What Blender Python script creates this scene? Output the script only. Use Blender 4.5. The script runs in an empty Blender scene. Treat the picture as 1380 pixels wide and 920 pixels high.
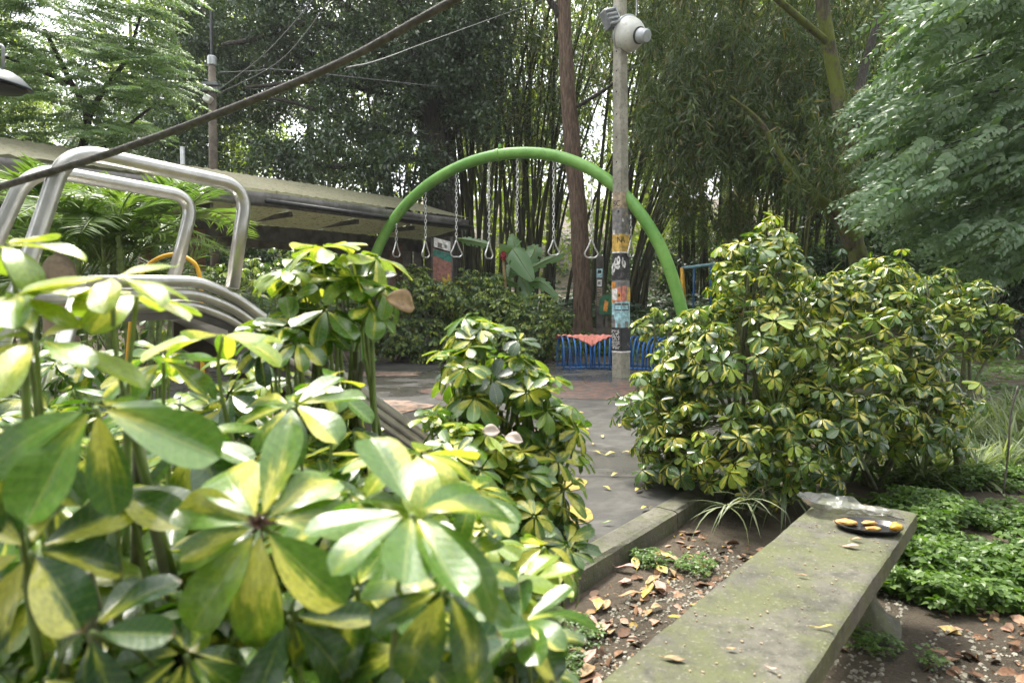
import bpy, math, random
import numpy as np
from mathutils import Vector, Matrix, noise
rng = np.random.default_rng(11); random.seed(11)
SC = bpy.context.scene
COL = SC.collection
PI = math.pi

# ------------------------------------------------------------------ camera
CAM_Z, PITCH, FPX = 1.2, math.radians(3.25), 916.0
cd = bpy.data.cameras.new('camera'); cam = bpy.data.objects.new('camera', cd); COL.objects.link(cam)
cam.location = (0, 0, CAM_Z); cam.rotation_euler = (PI/2 - PITCH, 0, 0)
cd.sensor_width = 36; cd.lens = 36*FPX/1380; cd.clip_start = 0.02; cd.clip_end = 1000
cd.dof.use_dof = True; cd.dof.focus_distance = 7.0; cd.dof.aperture_fstop = 4.4
SC.camera = cam

def W(px, py, Y):
    """world point seen at photo pixel px,py at a distance Y along +y"""
    dx = (px-690)/FPX; dy = (460-py)/FPX
    c, s = math.cos(PITCH), math.sin(PITCH)
    d = Vector((dx, dy*s + c, dy*c - s))
    k = Y/d.y
    return Vector((d.x*k, Y, CAM_Z + d.z*k))
def Gp(px, py, z):
    """world point on the level z seen at photo pixel px,py"""
    p = W(px, py, 1.0); k = (z-CAM_Z)/(p.z-CAM_Z)
    return Vector((p.x*k, k, z))

# ------------------------------------------------------------------ objects
ORG = {}
def thing(name, label, cat, loc=(0, 0, 0), group=None):
    o = bpy.data.objects.new(name, None); COL.objects.link(o)
    o.empty_display_size = .1
    o.location = loc; o['label'] = label; o['category'] = cat
    if group: o['group'] = group
    ORG[o.name] = Vector(loc)
    return o
def tag(o, label, cat, group=None):
    o['label'] = label; o['category'] = cat
    if group: o['group'] = group
    return o
def link(name, me, mat, parent):
    o = bpy.data.objects.new(name, me); COL.objects.link(o)
    if mat is not None: me.materials.append(mat)
    if parent is not None:
        o.parent = parent; ORG[o.name] = ORG[parent.name]
    return o
def copy_tree(o, parent=None):
    c = o.copy(); COL.objects.link(c)
    if parent is not None: c.parent = parent
    for ch in list(o.children): copy_tree(ch, c)
    return c

class MB:
    def __init__(s): s.v = []; s.f = []
    def add(s, vs, fs):
        b = len(s.v); s.v += [Vector(v) for v in vs]; s.f += [[b+i for i in f] for f in fs]
    def box(s, c, size, rot=None, taper=1.0, bev=0.0):
        x, y, z = size[0]/2, size[1]/2, size[2]/2
        R = rot if rot is not None else Matrix.Identity(3)
        c = Vector(c)
        if bev <= 0:
            vs = []
            for sz in (-1, 1):
                k = taper if sz > 0 else 1
                for sx, sy in ((-1, -1), (1, -1), (1, 1), (-1, 1)):
                    vs.append(c + R @ Vector((sx*x*k, sy*y*k, sz*z)))
            s.add(vs, [(0, 3, 2, 1), (4, 5, 6, 7), (0, 1, 5, 4), (1, 2, 6, 5), (2, 3, 7, 6), (3, 0, 4, 7)])
        else:
            b = min(bev, x*.9, y*.9, z*.9)
            rings = []
            for zz, ins in ((-z, b), (-z+b, 0), (z-b, 0), (z, b)):
                ring = []
                for sx, sy in ((-1, -1), (1, -1), (1, 1), (-1, 1)):
                    a = (x-ins); d = (y-ins); q = b*.6
                    if sx*sy > 0: ring += [Vector((sx*a, sy*(d-q), zz)), Vector((sx*(a-q), sy*d, zz))] if True else []
                    else: ring += [Vector((sx*(a-q), sy*d, zz)), Vector((sx*a, sy*(d-q), zz))]
                # order the ring by angle
                ring.sort(key=lambda p: math.atan2(p.y/max(y, 1e-6), p.x/max(x, 1e-6)))
                rings.append(ring)
            vs = [c + R @ p for r in rings for p in r]
            n = 8; fs = []
            for k in range(3):
                for i in range(n):
                    fs.append((k*n+i, k*n+(i+1) % n, (k+1)*n+(i+1) % n, (k+1)*n+i))
            fs.append(tuple(range(n))[::-1]); fs.append(tuple(range(3*n, 4*n)))
            s.add(vs, fs)
    def tube(s, pts, r, n=8, closed=False, cap=True, jitter=0.0):
        pts = [Vector(p) for p in pts]; m = len(pts)
        rs = r if hasattr(r, '__len__') else [r]*m
        T = []
        for i in range(m):
            a = pts[(i-1) % m] if (closed or i > 0) else pts[i]
            b = pts[(i+1) % m] if (closed or i < m-1) else pts[i]
            T.append((b-a).normalized())
        u = T[0].orthogonal().normalized(); vs = []
        for i in range(m):
            u = (u - T[i]*u.dot(T[i]))
            u = u.normalized() if u.length > 1e-6 else T[i].orthogonal().normalized()
            w = T[i].cross(u)
            for k in range(n):
                a = 2*PI*k/n
                rr = rs[i]
                if jitter: rr *= 1 + jitter*noise.noise(Vector((math.cos(a)*1.3, math.sin(a)*1.3, 0)) + pts[i]*2.2)
                vs.append(pts[i] + (u*math.cos(a) + w*math.sin(a))*rr)
        fs = []
        for i in range(m if closed else m-1):
            j = (i+1) % m
            for k in range(n):
                fs.append((i*n+k, i*n+(k+1) % n, j*n+(k+1) % n, j*n+k))
        if cap and not closed:
            fs.append(tuple(range(n))[::-1]); fs.append(tuple(range((m-1)*n, m*n)))
        s.add(vs, fs)
    def lathe(s, prof, M=None, n=24):
        """prof: list of (r, z); M: 4x4"""
        M = M or Matrix.Identity(4); vs = []; fs = []
        for r, z in prof:
            for k in range(n):
                a = 2*PI*k/n; vs.append(M @ Vector((r*math.cos(a), r*math.sin(a), z)))
        for i in range(len(prof)-1):
            for k in range(n):
                fs.append((i*n+k, i*n+(k+1) % n, (i+1)*n+(k+1) % n, (i+1)*n+k))
        if prof[0][0] > 1e-6: fs.append(tuple(range(n))[::-1])
        if prof[-1][0] > 1e-6: fs.append(tuple(range((len(prof)-1)*n, len(prof)*n)))
        s.add(vs, fs)
    def prism(s, poly, z0, z1, M=None):
        M = M or Matrix.Identity(4); n = len(poly)
        vs = [M @ Vector((p[0], p[1], z0)) for p in poly] + [M @ Vector((p[0], p[1], z1)) for p in poly]
        fs = [tuple(range(n))[::-1], tuple(range(n, 2*n))]
        for i in range(n): fs.append((i, (i+1) % n, n+(i+1) % n, n+i))
        s.add(vs, fs)
    def sheet(s, fn, nu, nv):
        vs = [fn(i/nu, j/nv) for i in range(nu+1) for j in range(nv+1)]
        fs = [(i*(nv+1)+j, i*(nv+1)+j+1, (i+1)*(nv+1)+j+1, (i+1)*(nv+1)+j) for i in range(nu) for j in range(nv)]
        s.add(vs, fs)
    def build(s, name, mat, parent=None, smooth=False, sub=0, solid=0.0, auto=None):
        org = ORG[parent.name] if parent is not None else Vector((0, 0, 0))
        me = bpy.data.meshes.new(name)
        me.from_pydata([tuple(v-org) for v in s.v], [], s.f)
        if smooth or auto: me.polygons.foreach_set('use_smooth', [True]*len(me.polygons))
        if auto: me.set_sharp_from_angle(angle=math.radians(auto))
        me.update()
        o = link(name, me, mat, parent)
        if solid: m = o.modifiers.new('thick', 'SOLIDIFY'); m.thickness = solid; m.offset = 0
        if sub: m = o.modifiers.new('sub', 'SUBSURF'); m.levels = sub; m.render_levels = sub
        return o

def spline(pts, n=8):
    """Catmull-Rom through pts"""
    pts = [Vector(p) for p in pts]; out = []
    P = [2*pts[0]-pts[1]] + pts + [2*pts[-1]-pts[-2]]
    for i in range(1, len(P)-2):
        a, b, c, d = P[i-1:i+3]
        for k in range(n):
            t = k/n
            out.append(.5*((2*b) + (c-a)*t + (2*a-5*b+4*c-d)*t*t + (3*b-a-3*c+d)*t**3))
    out.append(pts[-1]); return out
def bend(pts, r, n=6):
    """polyline with rounded corners of radius r"""
    pts = [Vector(p) for p in pts]; out = [pts[0]]
    for i in range(1, len(pts)-1):
        a, b, c = pts[i-1], pts[i], pts[i+1]
        d1 = (a-b); d2 = (c-b); q = min(r, d1.length*.49, d2.length*.49)
        p0 = b + d1.normalized()*q; p2 = b + d2.normalized()*q
        for k in range(n+1):
            t = k/n; out.append(p0*(1-t)**2 + b*2*t*(1-t) + p2*t*t)
    out.append(pts[-1]); return out
def lerp(a, b, t): return a + (b-a)*t
def pl(xs, ys, x): return float(np.interp(x, xs, ys))

# ------------------------------------------------------------------ leaves in bulk
def leaf_tmpl(nu, nv, width, droop=.2, fold=.15, shape='obovate', tipcurl=0.0, wave=0.0, side=0.0, ph=0.0):
    us = np.linspace(0, 1, nu+1)**(.8 if shape == 'obovate' else 1); vs = np.linspace(-1, 1, nv+1)
    V = []; UV = []
    for u in us:
        if shape == 'obovate': f = (max(u, 0)**.92*max(0, 1-u)**.42)/.485
        elif shape == 'ellip': f = math.sin(PI*u)**.85 if 0 < u < 1 else 0
        elif shape == 'lance': f = (math.sin(PI*u**.62)**.9) if 0 < u < 1 else 0
        elif shape == 'strap': f = min(1, .35+u*5)*min(1, (1-u)*2.2)
        elif shape == 'banana': f = min(1, u*6)**.6*min(1, (1-u)*4)**.6
        f = max(f, .035)
        for v in vs:
            y = v*f*width/2
            z = abs(v)*f*width/2*fold - droop*u*u + wave*math.sin(u*9+v*2+ph)*abs(v) - tipcurl*u**5
            x = u*(1-.35*droop*u); y += side*u*u
            V.append((x, y, z)); UV.append((u, v*.5+.5))
    F = []
    m = nv+1
    for i in range(nu):
        for j in range(nv):
            F.append((i*m+j, (i+1)*m+j, (i+1)*m+j+1, i*m+j+1))
    return np.array(V, np.float32), np.array(F, np.int32), np.array(UV, np.float32)
def kite(width, fold=.15, droop=.12, pos=.45):
    h = width/2
    V = np.array([(0, 0, 0), (pos, -h, h*fold), (1, 0, -droop), (pos, h, h*fold)], np.float32)
    return V, np.array([(0, 1, 2, 3)], np.int32), np.array([(0, .5), (pos, 0), (1, .5), (pos, 1)], np.float32)
TM = {}
for d in range(3):
    TM['sch_hi', d] = leaf_tmpl(14, 6, .44, droop=(.04, .14, .26)[d], fold=(.30, .2, .10)[d], wave=.006, tipcurl=(.0, .03, .05)[d])
    TM['sch_mid', d] = leaf_tmpl(6, 2, .49, droop=(.05, .18, .32)[d], fold=(.3, .22, .12)[d])
    TM['sch_lo', d] = leaf_tmpl(3, 2, .50, droop=(.12, .3, .45)[d], fold=.25)
for d in range(7):
    TM['sch_hi', d] = leaf_tmpl(14, 6, (.52, .47, .55, .50, .45, .54, .49)[d], droop=(.02, .14, .26, .08, .34, .18, -.06)[d], fold=(.32, .2, .10, .45, .12, .26, .2)[d], wave=(.006, .012, .006, .014, .01, .02, .008)[d], tipcurl=(.0, .03, .05, -.06, .10, .02, .04)[d], side=(.0, .05, -.05, .08, -.02, -.09, .03)[d], ph=d*1.3)
TM['kite', 0] = kite(.5); TM['kite', 1] = kite(.42, .3, .25); TM['kite', 2] = kite(.55, .1, .3)
TM['thin', 0] = kite(.14, .2, .15, .3); TM['thin', 1] = kite(.11, .2, .3, .3); TM['thin', 2] = kite(.16, .2, .25, .35)
TM['pinna', 0] = kite(.34, .2, .15, .45); TM['pinna', 1] = kite(.28, .2, .3, .4); TM['pinna', 2] = kite(.4, .2, .25, .45)
for d in range(3): TM['ellip', d] = leaf_tmpl(3, 2, .50, droop=(.08, .2, .3)[d], fold=.2, shape='ellip')
for d in range(3): TM['strap', d] = leaf_tmpl(5, 1, .045, droop=(.25, .5, .75)[d], fold=.0, shape='strap')
for d in range(3): TM['palm', d] = leaf_tmpl(3, 1, .085, droop=(.1, .25, .4)[d], fold=.0, shape='lance')
for d in range(3): TM['sword', d] = leaf_tmpl(4, 2, .09, droop=(.05, .15, .3)[d], fold=.5, shape='lance')

def norm(a): return a/np.maximum(np.linalg.norm(a, axis=-1, keepdims=True), 1e-9)
def frames(X, N, roll=None):
    """(n,3) directions and rough normals -> (n,3,3) rotation with columns X,Y,Z"""
    X = norm(X); Y = norm(np.cross(N, X)); Z = np.cross(X, Y)
    if roll is not None:
        c = np.cos(roll)[:, None]; s = np.sin(roll)[:, None]
        Y, Z = Y*c+Z*s, Z*c-Y*s
    return np.stack([X, Y, Z], axis=2)
class Leaves:
    """collects leaves, builds them as ONE mesh"""
    def __init__(s): s.P = []; s.X = []; s.N = []; s.S = []; s.R = []
    def add(s, P, X, N, S, R=None):
        P = np.atleast_2d(np.asarray(P, float)); n = max(len(P), len(np.atleast_2d(np.asarray(X, float))))
        P = np.broadcast_to(P, (n, 3))
        s.P.append(P); s.X.append(np.broadcast_to(np.asarray(X, float), (n, 3)))
        s.N.append(np.broadcast_to(np.asarray(N, float), (n, 3)))
        s.S.append(np.broadcast_to(np.asarray(S, float), (n,)))
        if R is None: R = rng.random((n, 2))
        s.R.append(np.broadcast_to(np.asarray(R, float), (n, 2)))
    def count(s): return sum(len(p) for p in s.P)
    def build(s, name, kind, mat, parent=None, jit=.25, smooth=True):
        P = np.concatenate(s.P); X = np.concatenate(s.X); N = np.concatenate(s.N)
        S = np.concatenate(s.S); R = np.concatenate(s.R)
        n = len(P)
        X = norm(X + rng.normal(0, jit*.5, X.shape)); N = N + rng.normal(0, jit, N.shape)
        M = frames(X, N)
        NV = sum(1 for k in TM if k[0] == kind); pick = rng.integers(0, NV, n)
        org = np.array(ORG[parent.name]) if parent is not None else np.zeros(3)
        VV = []; FF = []; UU = []; RR = []; base = 0
        for d in range(NV):
            idx = np.nonzero(pick == d)[0]
            if not len(idx): continue
            V, F, UV = TM[kind, d]
            wv = 1 + rng.normal(0, .1, (len(idx), 1))
            Vb = V[None]*np.stack([np.ones_like(wv), wv, wv*0+1], axis=2)
            v = np.einsum('nij,nkj->nki', M[idx], Vb)*S[idx][:, None, None] + (P[idx]-org)[:, None, :]
            f = F[None] + (np.arange(len(idx))*len(V))[:, None, None] + base
            VV.append(v.reshape(-1, 3)); FF.append(f.reshape(-1, 4))
            UU.append(np.broadcast_to(UV[F.ravel()][None], (len(idx), F.size, 2)).reshape(-1, 2))
            RR.append(np.repeat(R[idx], F.size, axis=0)); base += len(idx)*len(V)
        V = np.concatenate(VV).astype(np.float32); F = np.concatenate(FF); U = np.concatenate(UU); R2 = np.concatenate(RR)
        me = bpy.data.meshes.new(name)
        me.vertices.add(len(V)); me.vertices.foreach_set('co', V.ravel())
        me.loops.add(F.size); me.loops.foreach_set('vertex_index', F.ravel().astype(np.int32))
        me.polygons.add(len(F)); me.polygons.foreach_set('loop_start', np.arange(0, F.size, 4, dtype=np.int32))
        if smooth: me.polygons.foreach_set('use_smooth', np.ones(len(F), bool))
        a = me.uv_layers.new(name='UVMap'); a.data.foreach_set('uv', U.astype(np.float32).ravel())
        b = me.uv_layers.new(name='Rnd'); b.data.foreach_set('uv', R2.astype(np.float32).ravel())
        me.update(calc_edges=True)
        return link(name, me, mat, parent)

def sph(n):
    a = rng.normal(0, 1, (n, 3)); return norm(a)
def whorls(L, C, A, Lsize, k=(7, 9), droop=(5, 35), young=None, yel=None):
    """palmate leaves: at each centre C with axis A a star of k leaflets"""
    C = np.atleast_2d(np.asarray(C, float)); A = norm(np.atleast_2d(np.asarray(A, float)))
    Ls = np.broadcast_to(np.asarray(Lsize, float), (len(C),))
    for i in range(len(C)):
        n = int(rng.integers(k[0], k[1]+1))
        a = A[i]; t = np.cross(a, (0.3, .2, 1.0) if abs(a[2]) < .9 else (1.0, 0, 0)); t /= np.linalg.norm(t); b = np.cross(a, t)
        ph = rng.random()*2*PI
        ang = ph + np.arange(n)*2*PI/n*(.93) + rng.normal(0, .09, n)
        d = np.radians(rng.uniform(droop[0], droop[1]) + rng.normal(0, 9, n))
        R = (np.cos(ang)[:, None]*t + np.sin(ang)[:, None]*b)
        X = R*np.cos(d)[:, None] - a*np.sin(d)[:, None]
        N = a*np.cos(d)[:, None] + R*np.sin(d)[:, None]
        y = rng.random() if yel is None else yel
        g = rng.random() if young is None else young
        r1 = np.clip(y + rng.normal(0, .22, n), 0, .999); r2 = np.clip(g + rng.normal(0, .08, n), 0, .999)
        L.add(C[i] + X*.012*Ls[i]/.1, X, N, Ls[i]*rng.uniform(.78, 1.1, n), np.stack([r1, r2], 1))
# ------------------------------------------------------------------ materials
def newmat(name):
    m = bpy.data.materials.new(name); m.use_nodes = True
    nt = m.node_tree; nt.nodes.clear()
    out = nt.nodes.new('ShaderNodeOutputMaterial')
    return m, nt, out
class NT:
    def __init__(s, nt): s.nt = nt
    def n(s, typ, **kw):
        nd = s.nt.nodes.new('ShaderNode'+typ)
        for k, v in kw.items():
            if k in nd.inputs.keys() if isinstance(k, str) else False: nd.inputs[k].default_value = v
            else: setattr(nd, k, v)
        return nd
    def l(s, a, b): s.nt.links.new(a, b)
    def val(s, sock, v):
        if hasattr(v, 'is_output') or isinstance(v, bpy.types.NodeSocket): s.l(v, sock)
        else: sock.default_value = v
    def math(s, op, a, b=0.0, clamp=False):
        nd = s.nt.nodes.new('ShaderNodeMath'); nd.operation = op; nd.use_clamp = clamp
        s.val(nd.inputs[0], a); s.val(nd.inputs[1], b); return nd.outputs[0]
    def mix(s, f, a, b, mode='MIX'):
        nd = s.nt.nodes.new('ShaderNodeMix'); nd.data_type = 'RGBA'; nd.blend_type = mode
        s.val(nd.inputs[0], f)
        for k, v in ((6, a), (7, b)):
            if isinstance(v, (tuple, list)): nd.inputs[k].default_value = (*v[:3], 1)
            else: s.l(v, nd.inputs[k])
        return nd.outputs[2]
    def noise(s, vec, scale, detail=4, rough=.55, dist=0.0):
        nd = s.nt.nodes.new('ShaderNodeTexNoise'); nd.inputs['Scale'].default_value = scale
        nd.inputs['Detail'].default_value = detail; nd.inputs['Roughness'].default_value = rough
        nd.inputs['Distortion'].default_value = dist
        if vec is not None: s.l(vec, nd.inputs['Vector'])
        return nd.outputs['Fac']
    def ramp(s, f, a, b):
        nd = s.nt.nodes.new('ShaderNodeMapRange'); nd.interpolation_type = 'SMOOTHSTEP'
        s.val(nd.inputs[0], f); s.val(nd.inputs[1], a); s.val(nd.inputs[2], b); return nd.outputs[0]
    def pos(s):
        return s.nt.nodes.new('ShaderNodeNewGeometry').outputs['Position']
    def obj(s):
        return s.nt.nodes.new('ShaderNodeTexCoord').outputs['Object']
    def scale(s, vec, sc):
        nd = s.nt.nodes.new('ShaderNodeMapping'); s.l(vec, nd.inputs[0]); nd.inputs['Scale'].default_value = sc; return nd.outputs[0]
    def bump(s, h, strength=.3, dist=.01, normal=None):
        nd = s.nt.nodes.new('ShaderNodeBump'); nd.inputs['Strength'].default_value = strength; nd.inputs['Distance'].default_value = dist
        s.l(h, nd.inputs['Height']); return nd.outputs[0]
    def bsdf(s, out, col, rough=.5, metal=0.0, spec=.5, normal=None, coat=0.0):
        b = s.nt.nodes.new('ShaderNodeBsdfPrincipled')
        if isinstance(col, (tuple, list)): b.inputs['Base Color'].default_value = (*col[:3], 1)
        else: s.l(col, b.inputs['Base Color'])
        s.val(b.inputs['Roughness'], rough); s.val(b.inputs['Metallic'], metal)
        b.inputs['Specular IOR Level'].default_value = spec
        b.inputs['Coat Weight'].default_value = coat
        if normal is not None: s.l(normal, b.inputs['Normal'])
        if out is not None: s.l(b.outputs[0], out.inputs[0])
        return b

def plain(name, col, rough=.5, metal=0.0, spec=.5, var=.15, scale=8, dirt=None, bump=0.0, bscale=60):
    m, nt, out = newmat(name); q = NT(nt); p = q.obj()
    f = q.noise(p, scale, 5)
    c2 = tuple(min(1, c*(1+var)) for c in col); c1 = tuple(c*(1-var) for c in col)
    c = q.mix(q.ramp(f, .35, .65), c1, c2)
    if dirt:
        g = q.noise(p, dirt[1], 6, .65); c = q.mix(q.math('MULTIPLY', q.ramp(g, dirt[2], dirt[2]+.12), dirt[3]), c, dirt[0])
    r = q.math('ADD', q.math('MULTIPLY', f, .25), rough-.12)
    nrm = q.bump(q.noise(p, bscale, 4), bump, .01) if bump else None
    q.bsdf(out, c, r, metal, spec, nrm)
    return m

def leaf_mat(name, dark, light, rough=.35, trans=.3, tcol=None, spec=.5, tint=None):
    """plain leaf: colour between dark and light by a random per leaf, some light passes through"""
    m, nt, out = newmat(name); q = NT(nt)
    r = nt.nodes.new('ShaderNodeUVMap'); r.uv_map = 'Rnd'
    sx = nt.nodes.new('ShaderNodeSeparateXYZ'); q.l(r.outputs[0], sx.inputs[0])
    c = q.mix(sx.outputs[0], dark, light)
    if tint is not None: c = q.mix(q.ramp(sx.outputs[1], .9, .97), c, tint)
    b = q.bsdf(None, c, rough, 0, spec)
    t = nt.nodes.new('ShaderNodeBsdfTranslucent')
    tc = q.mix(1.0, c, tcol or (1.9, 2.1, .7), 'MULTIPLY')
    q.l(tc, t.inputs[0])
    mx = nt.nodes.new('ShaderNodeMixShader'); mx.inputs[0].default_value = trans
    q.l(b.outputs[0], mx.inputs[1]); q.l(t.outputs[0], mx.inputs[2]); q.l(mx.outputs[0], out.inputs[0])
    return m

def schefflera_mat(name, dark, mid, yellow, cream, amount=(-.25, .75), rough=.26, trans=.3, near=False):
    m, nt, out = newmat(name); q = NT(nt)
    uvn = nt.nodes.new('ShaderNodeUVMap'); uvn.uv_map = 'UVMap'
    rn = nt.nodes.new('ShaderNodeUVMap'); rn.uv_map = 'Rnd'
    s1 = nt.nodes.new('ShaderNodeSeparateXYZ'); q.l(uvn.outputs[0], s1.inputs[0])
    s2 = nt.nodes.new('ShaderNodeSeparateXYZ'); q.l(rn.outputs[0], s2.inputs[0])
    u, v = s1.outputs[0], s1.outputs[1]; r1, r2 = s2.outputs[0], s2.outputs[1]
    av = q.math('MULTIPLY', q.math('ABSOLUTE', q.math('SUBTRACT', v, .5)), 2)
    cb = nt.nodes.new('ShaderNodeCombineXYZ')
    q.l(q.math('MULTIPLY', u, 2.2), cb.inputs[0]); q.l(q.math('MULTIPLY', v, 2.6), cb.inputs[1])
    q.l(q.math('ADD', q.math('MULTIPLY', r1, 77), q.math('MULTIPLY', r2, 31)), cb.inputs[2])
    nz = q.noise(cb.outputs[0], 1.7, 3, .6, .4)
    nz2 = q.noise(cb.outputs[0], 9, 3, .6)
    # yellow either along the midrib, from the base outward, or down one half, with ragged fingers along the veins
    sel = q.math('FRACT', q.math('MULTIPLY', r1, 13.7))
    cf = nt.nodes.new('ShaderNodeCombineXYZ'); q.l(q.math('MULTIPLY', u, 1.5), cf.inputs[0]); q.l(q.math('MULTIPLY', v, 15), cf.inputs[1]); q.l(q.math('MULTIPLY', r1, 51), cf.inputs[2])
    fing = q.noise(cf.outputs[0], 1.3, 2, .5)
    base_ = q.math('ADD', q.math('MULTIPLY', av, .35), q.math('SUBTRACT', q.math('MULTIPLY', u, 1.35), .25))
    half_ = q.math('ADD', q.math('MULTIPLY', q.math('SUBTRACT', v, .42), 3.2), .25)
    s1_ = q.ramp(sel, .30, .36); s2_ = q.ramp(sel, .74, .80)
    def fmix(f, a, b): return q.math('ADD', q.math('MULTIPLY', a, q.math('SUBTRACT', 1, f)), q.math('MULTIPLY', b, f))
    shp = fmix(s2_, fmix(s1_, q.math('ADD', av, q.math('MULTIPLY', q.math('POWER', u, 5), .35)), base_), half_)
    e = q.math('ADD', shp, q.math('MULTIPLY', q.math('SUBTRACT', nz, .5), 1.3))
    e = q.math('ADD', e, q.math('MULTIPLY', q.math('SUBTRACT', fing, .5), .75))
    e = q.math('ADD', e, q.math('MULTIPLY', q.math('SUBTRACT', nz2, .5), .18))
    th = q.math('ADD', q.math('MULTIPLY', r1, amount[1]-amount[0]), amount[0])
    mask = q.math('SUBTRACT', 1, q.ramp(e, q.math('SUBTRACT', th, .09), q.math('ADD', th, .09)))
    mask2 = q.math('SUBTRACT', 1, q.ramp(e, q.math('ADD', th, .02), q.math('ADD', th, .5)))
    g = q.mix(q.ramp(r2, 0, .75), dark, mid); g = q.mix(q.ramp(r2, .62, 1.0), g, (.30, .40, .05))
    lime = q.mix(.5, mid, yellow)
    g = q.mix(q.math('MULTIPLY', mask2, .6), g, lime)
    y = q.mix(nz2, yellow, cream)
    c = q.mix(mask, g, y)
    mot = q.noise(cb.outputs[0], 5.5, 5, .65); c = q.mix(1.0, c, q.mix(q.ramp(mot, .3, .7), (.68, .70, .62), (1.18, 1.15, 1.1)), 'MULTIPLY')
    rib = q.math('MULTIPLY', q.math('SUBTRACT', 1, q.ramp(av, .02, .07)), .35)
    c = q.mix(rib, c, q.mix(.5, mid, cream))
    tip = q.math('MULTIPLY', q.ramp(q.math('ADD', u, q.math('MULTIPLY', nz2, .10)), .985, 1.03), q.ramp(r2, .25, .2)); c = q.mix(q.math('MULTIPLY', tip, .8), c, (.16, .10, .04))
    nrm = None
    if near:
        # side veins and a faint unevenness
        wv = q.math('SINE', q.math('MULTIPLY', q.math('SUBTRACT', u, q.math('MULTIPLY', av, .13)), 58))
        h = q.math('ADD', q.math('MULTIPLY', wv, .05), q.math('ADD', q.math('MULTIPLY', nz2, .9), q.math('MULTIPLY', q.ramp(av, 0, .06), .5)))
        nrm = q.bump(h, .22, .004)
        sp = q.ramp(q.noise(cb.outputs[0], 26, 2, .5), .70, .76)
        c = q.mix(q.math('MULTIPLY', sp, .7), c, (.13, .085, .03))
        ln = q.ramp(wv, .86, .99); c = q.mix(q.math('MULTIPLY', ln, .16), c, q.mix(.5, mid, cream))
        du = q.ramp(q.noise(cb.outputs[0], 3.1, 6, .75), .56, .72); c = q.mix(q.math('MULTIPLY', du, .14), c, (.42, .42, .34))
    b = q.bsdf(None, c, q.math('ADD', q.math('MULTIPLY', nz, .18), rough-.09), 0, .5, nrm, .4); b.inputs['Coat Roughness'].default_value = .14
    t = nt.nodes.new('ShaderNodeBsdfTranslucent'); q.l(q.mix(1.0, c, (1.55, 1.7, .75), 'MULTIPLY'), t.inputs[0])
    mx = nt.nodes.new('ShaderNodeMixShader'); mx.inputs[0].default_value = trans
    q.l(b.outputs[0], mx.inputs[1]); q.l(t.outputs[0], mx.inputs[2]); q.l(mx.outputs[0], out.inputs[0])
    return m

def bark_mat(name, c1, c2, moss=None, moss_t=.5, sc=(14, 14, 2.2), bump=.8):
    m, nt, out = newmat(name); q = NT(nt); p = q.pos()
    a = q.noise(q.scale(p, sc), 1.6, 6, .65, .6); b = q.noise(q.scale(p, (sc[0]*2.2, sc[1]*2.2, sc[2]*2)), 2.5, 4)
    c = q.mix(q.ramp(a, .32, .68), c1, c2)
    c = q.mix(q.math('MULTIPLY', q.ramp(b, .55, .75), .5), c, tuple(x*.45 for x in c1))
    if moss:
        g = q.noise(p, 3.2, 5, .65); c = q.mix(q.ramp(g, moss_t, moss_t+.12), c, q.mix(b, moss, tuple(x*1.8 for x in moss)))
    h = q.math('ADD', a, q.math('MULTIPLY', b, .5))
    q.bsdf(out, c, .85, 0, .25, q.bump(h, bump, .03))
    return m

M = {}
M['sch_near'] = schefflera_mat('variegated leaf near', (.018, .068, .012), (.105, .225, .022), (.50, .50, .03), (.66, .64, .17), amount=(-.6, .70), near=True, trans=.28)
M['sch'] = schefflera_mat('variegated leaf', (.018, .058, .015), (.085, .17, .024), (.52, .47, .035), (.66, .60, .17), amount=(-.8, .58), rough=.28, trans=.24)
M['sch_dark'] = schefflera_mat('green shrub leaf', (.036, .085, .026), (.125, .205, .06), (.38, .40, .05), (.5, .5, .12), amount=(-.9, .35), rough=.34, trans=.25)
M['glossy'] = leaf_mat('dark glossy leaf', (.028, .052, .026), (.10, .145, .075), rough=.32, trans=.22, spec=.6)
M['pale'] = leaf_mat('pale green leaf', (.068, .135, .055), (.19, .27, .14), rough=.33, trans=.3, spec=.6)
M['feather'] = leaf_mat('feathery leaf', (.085, .155, .058), (.20, .28, .12), rough=.45, trans=.35)
M['bamboo_leaf'] = leaf_mat('bamboo leaf', (.020, .044, .012), (.115, .155, .045), rough=.42, trans=.3, tint=(.22, .17, .07))
M['bright'] = leaf_mat('bright yellow green leaf', (.12, .17, .028), (.27, .31, .06), rough=.5, trans=.45)
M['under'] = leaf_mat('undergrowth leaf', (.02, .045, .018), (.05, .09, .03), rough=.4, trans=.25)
M['cover'] = leaf_mat('ground cover leaf', (.045, .10, .016), (.135, .225, .04), rough=.42, trans=.3)
M['palmleaf'] = leaf_mat('palm leaflet', (.065, .13, .03), (.19, .26, .075), rough=.33, trans=.3, spec=.6)
M['agave'] = leaf_mat('spiky leaf', (.05, .085, .045), (.11, .16, .085), rough=.4, trans=.1)
M['spider'] = leaf_mat('pale striped blade', (.10, .15, .07), (.33, .36, .22), rough=.45, trans=.3)
M['banana'] = leaf_mat('banana leaf', (.11, .21, .085), (.19, .30, .15), rough=.36, trans=.35, spec=.6)
M['stem'] = plain('shrub stem', (.11, .12, .055), .6, var=.3, scale=20)
M['petiole'] = plain('green petiole', (.16, .22, .06), .45, var=.25, scale=20)
M['bark_brown'] = bark_mat('reddish brown bark', (.075, .052, .038), (.20, .135, .095), moss=(.07, .085, .03), moss_t=.6)
M['bark_dark'] = bark_mat('dark bark', (.03, .027, .023), (.085, .075, .062))
M['bark_moss'] = bark_mat('mossy bark', (.05, .045, .028), (.13, .11, .07), moss=(.085, .10, .018), moss_t=.42, bump=.6)
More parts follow.
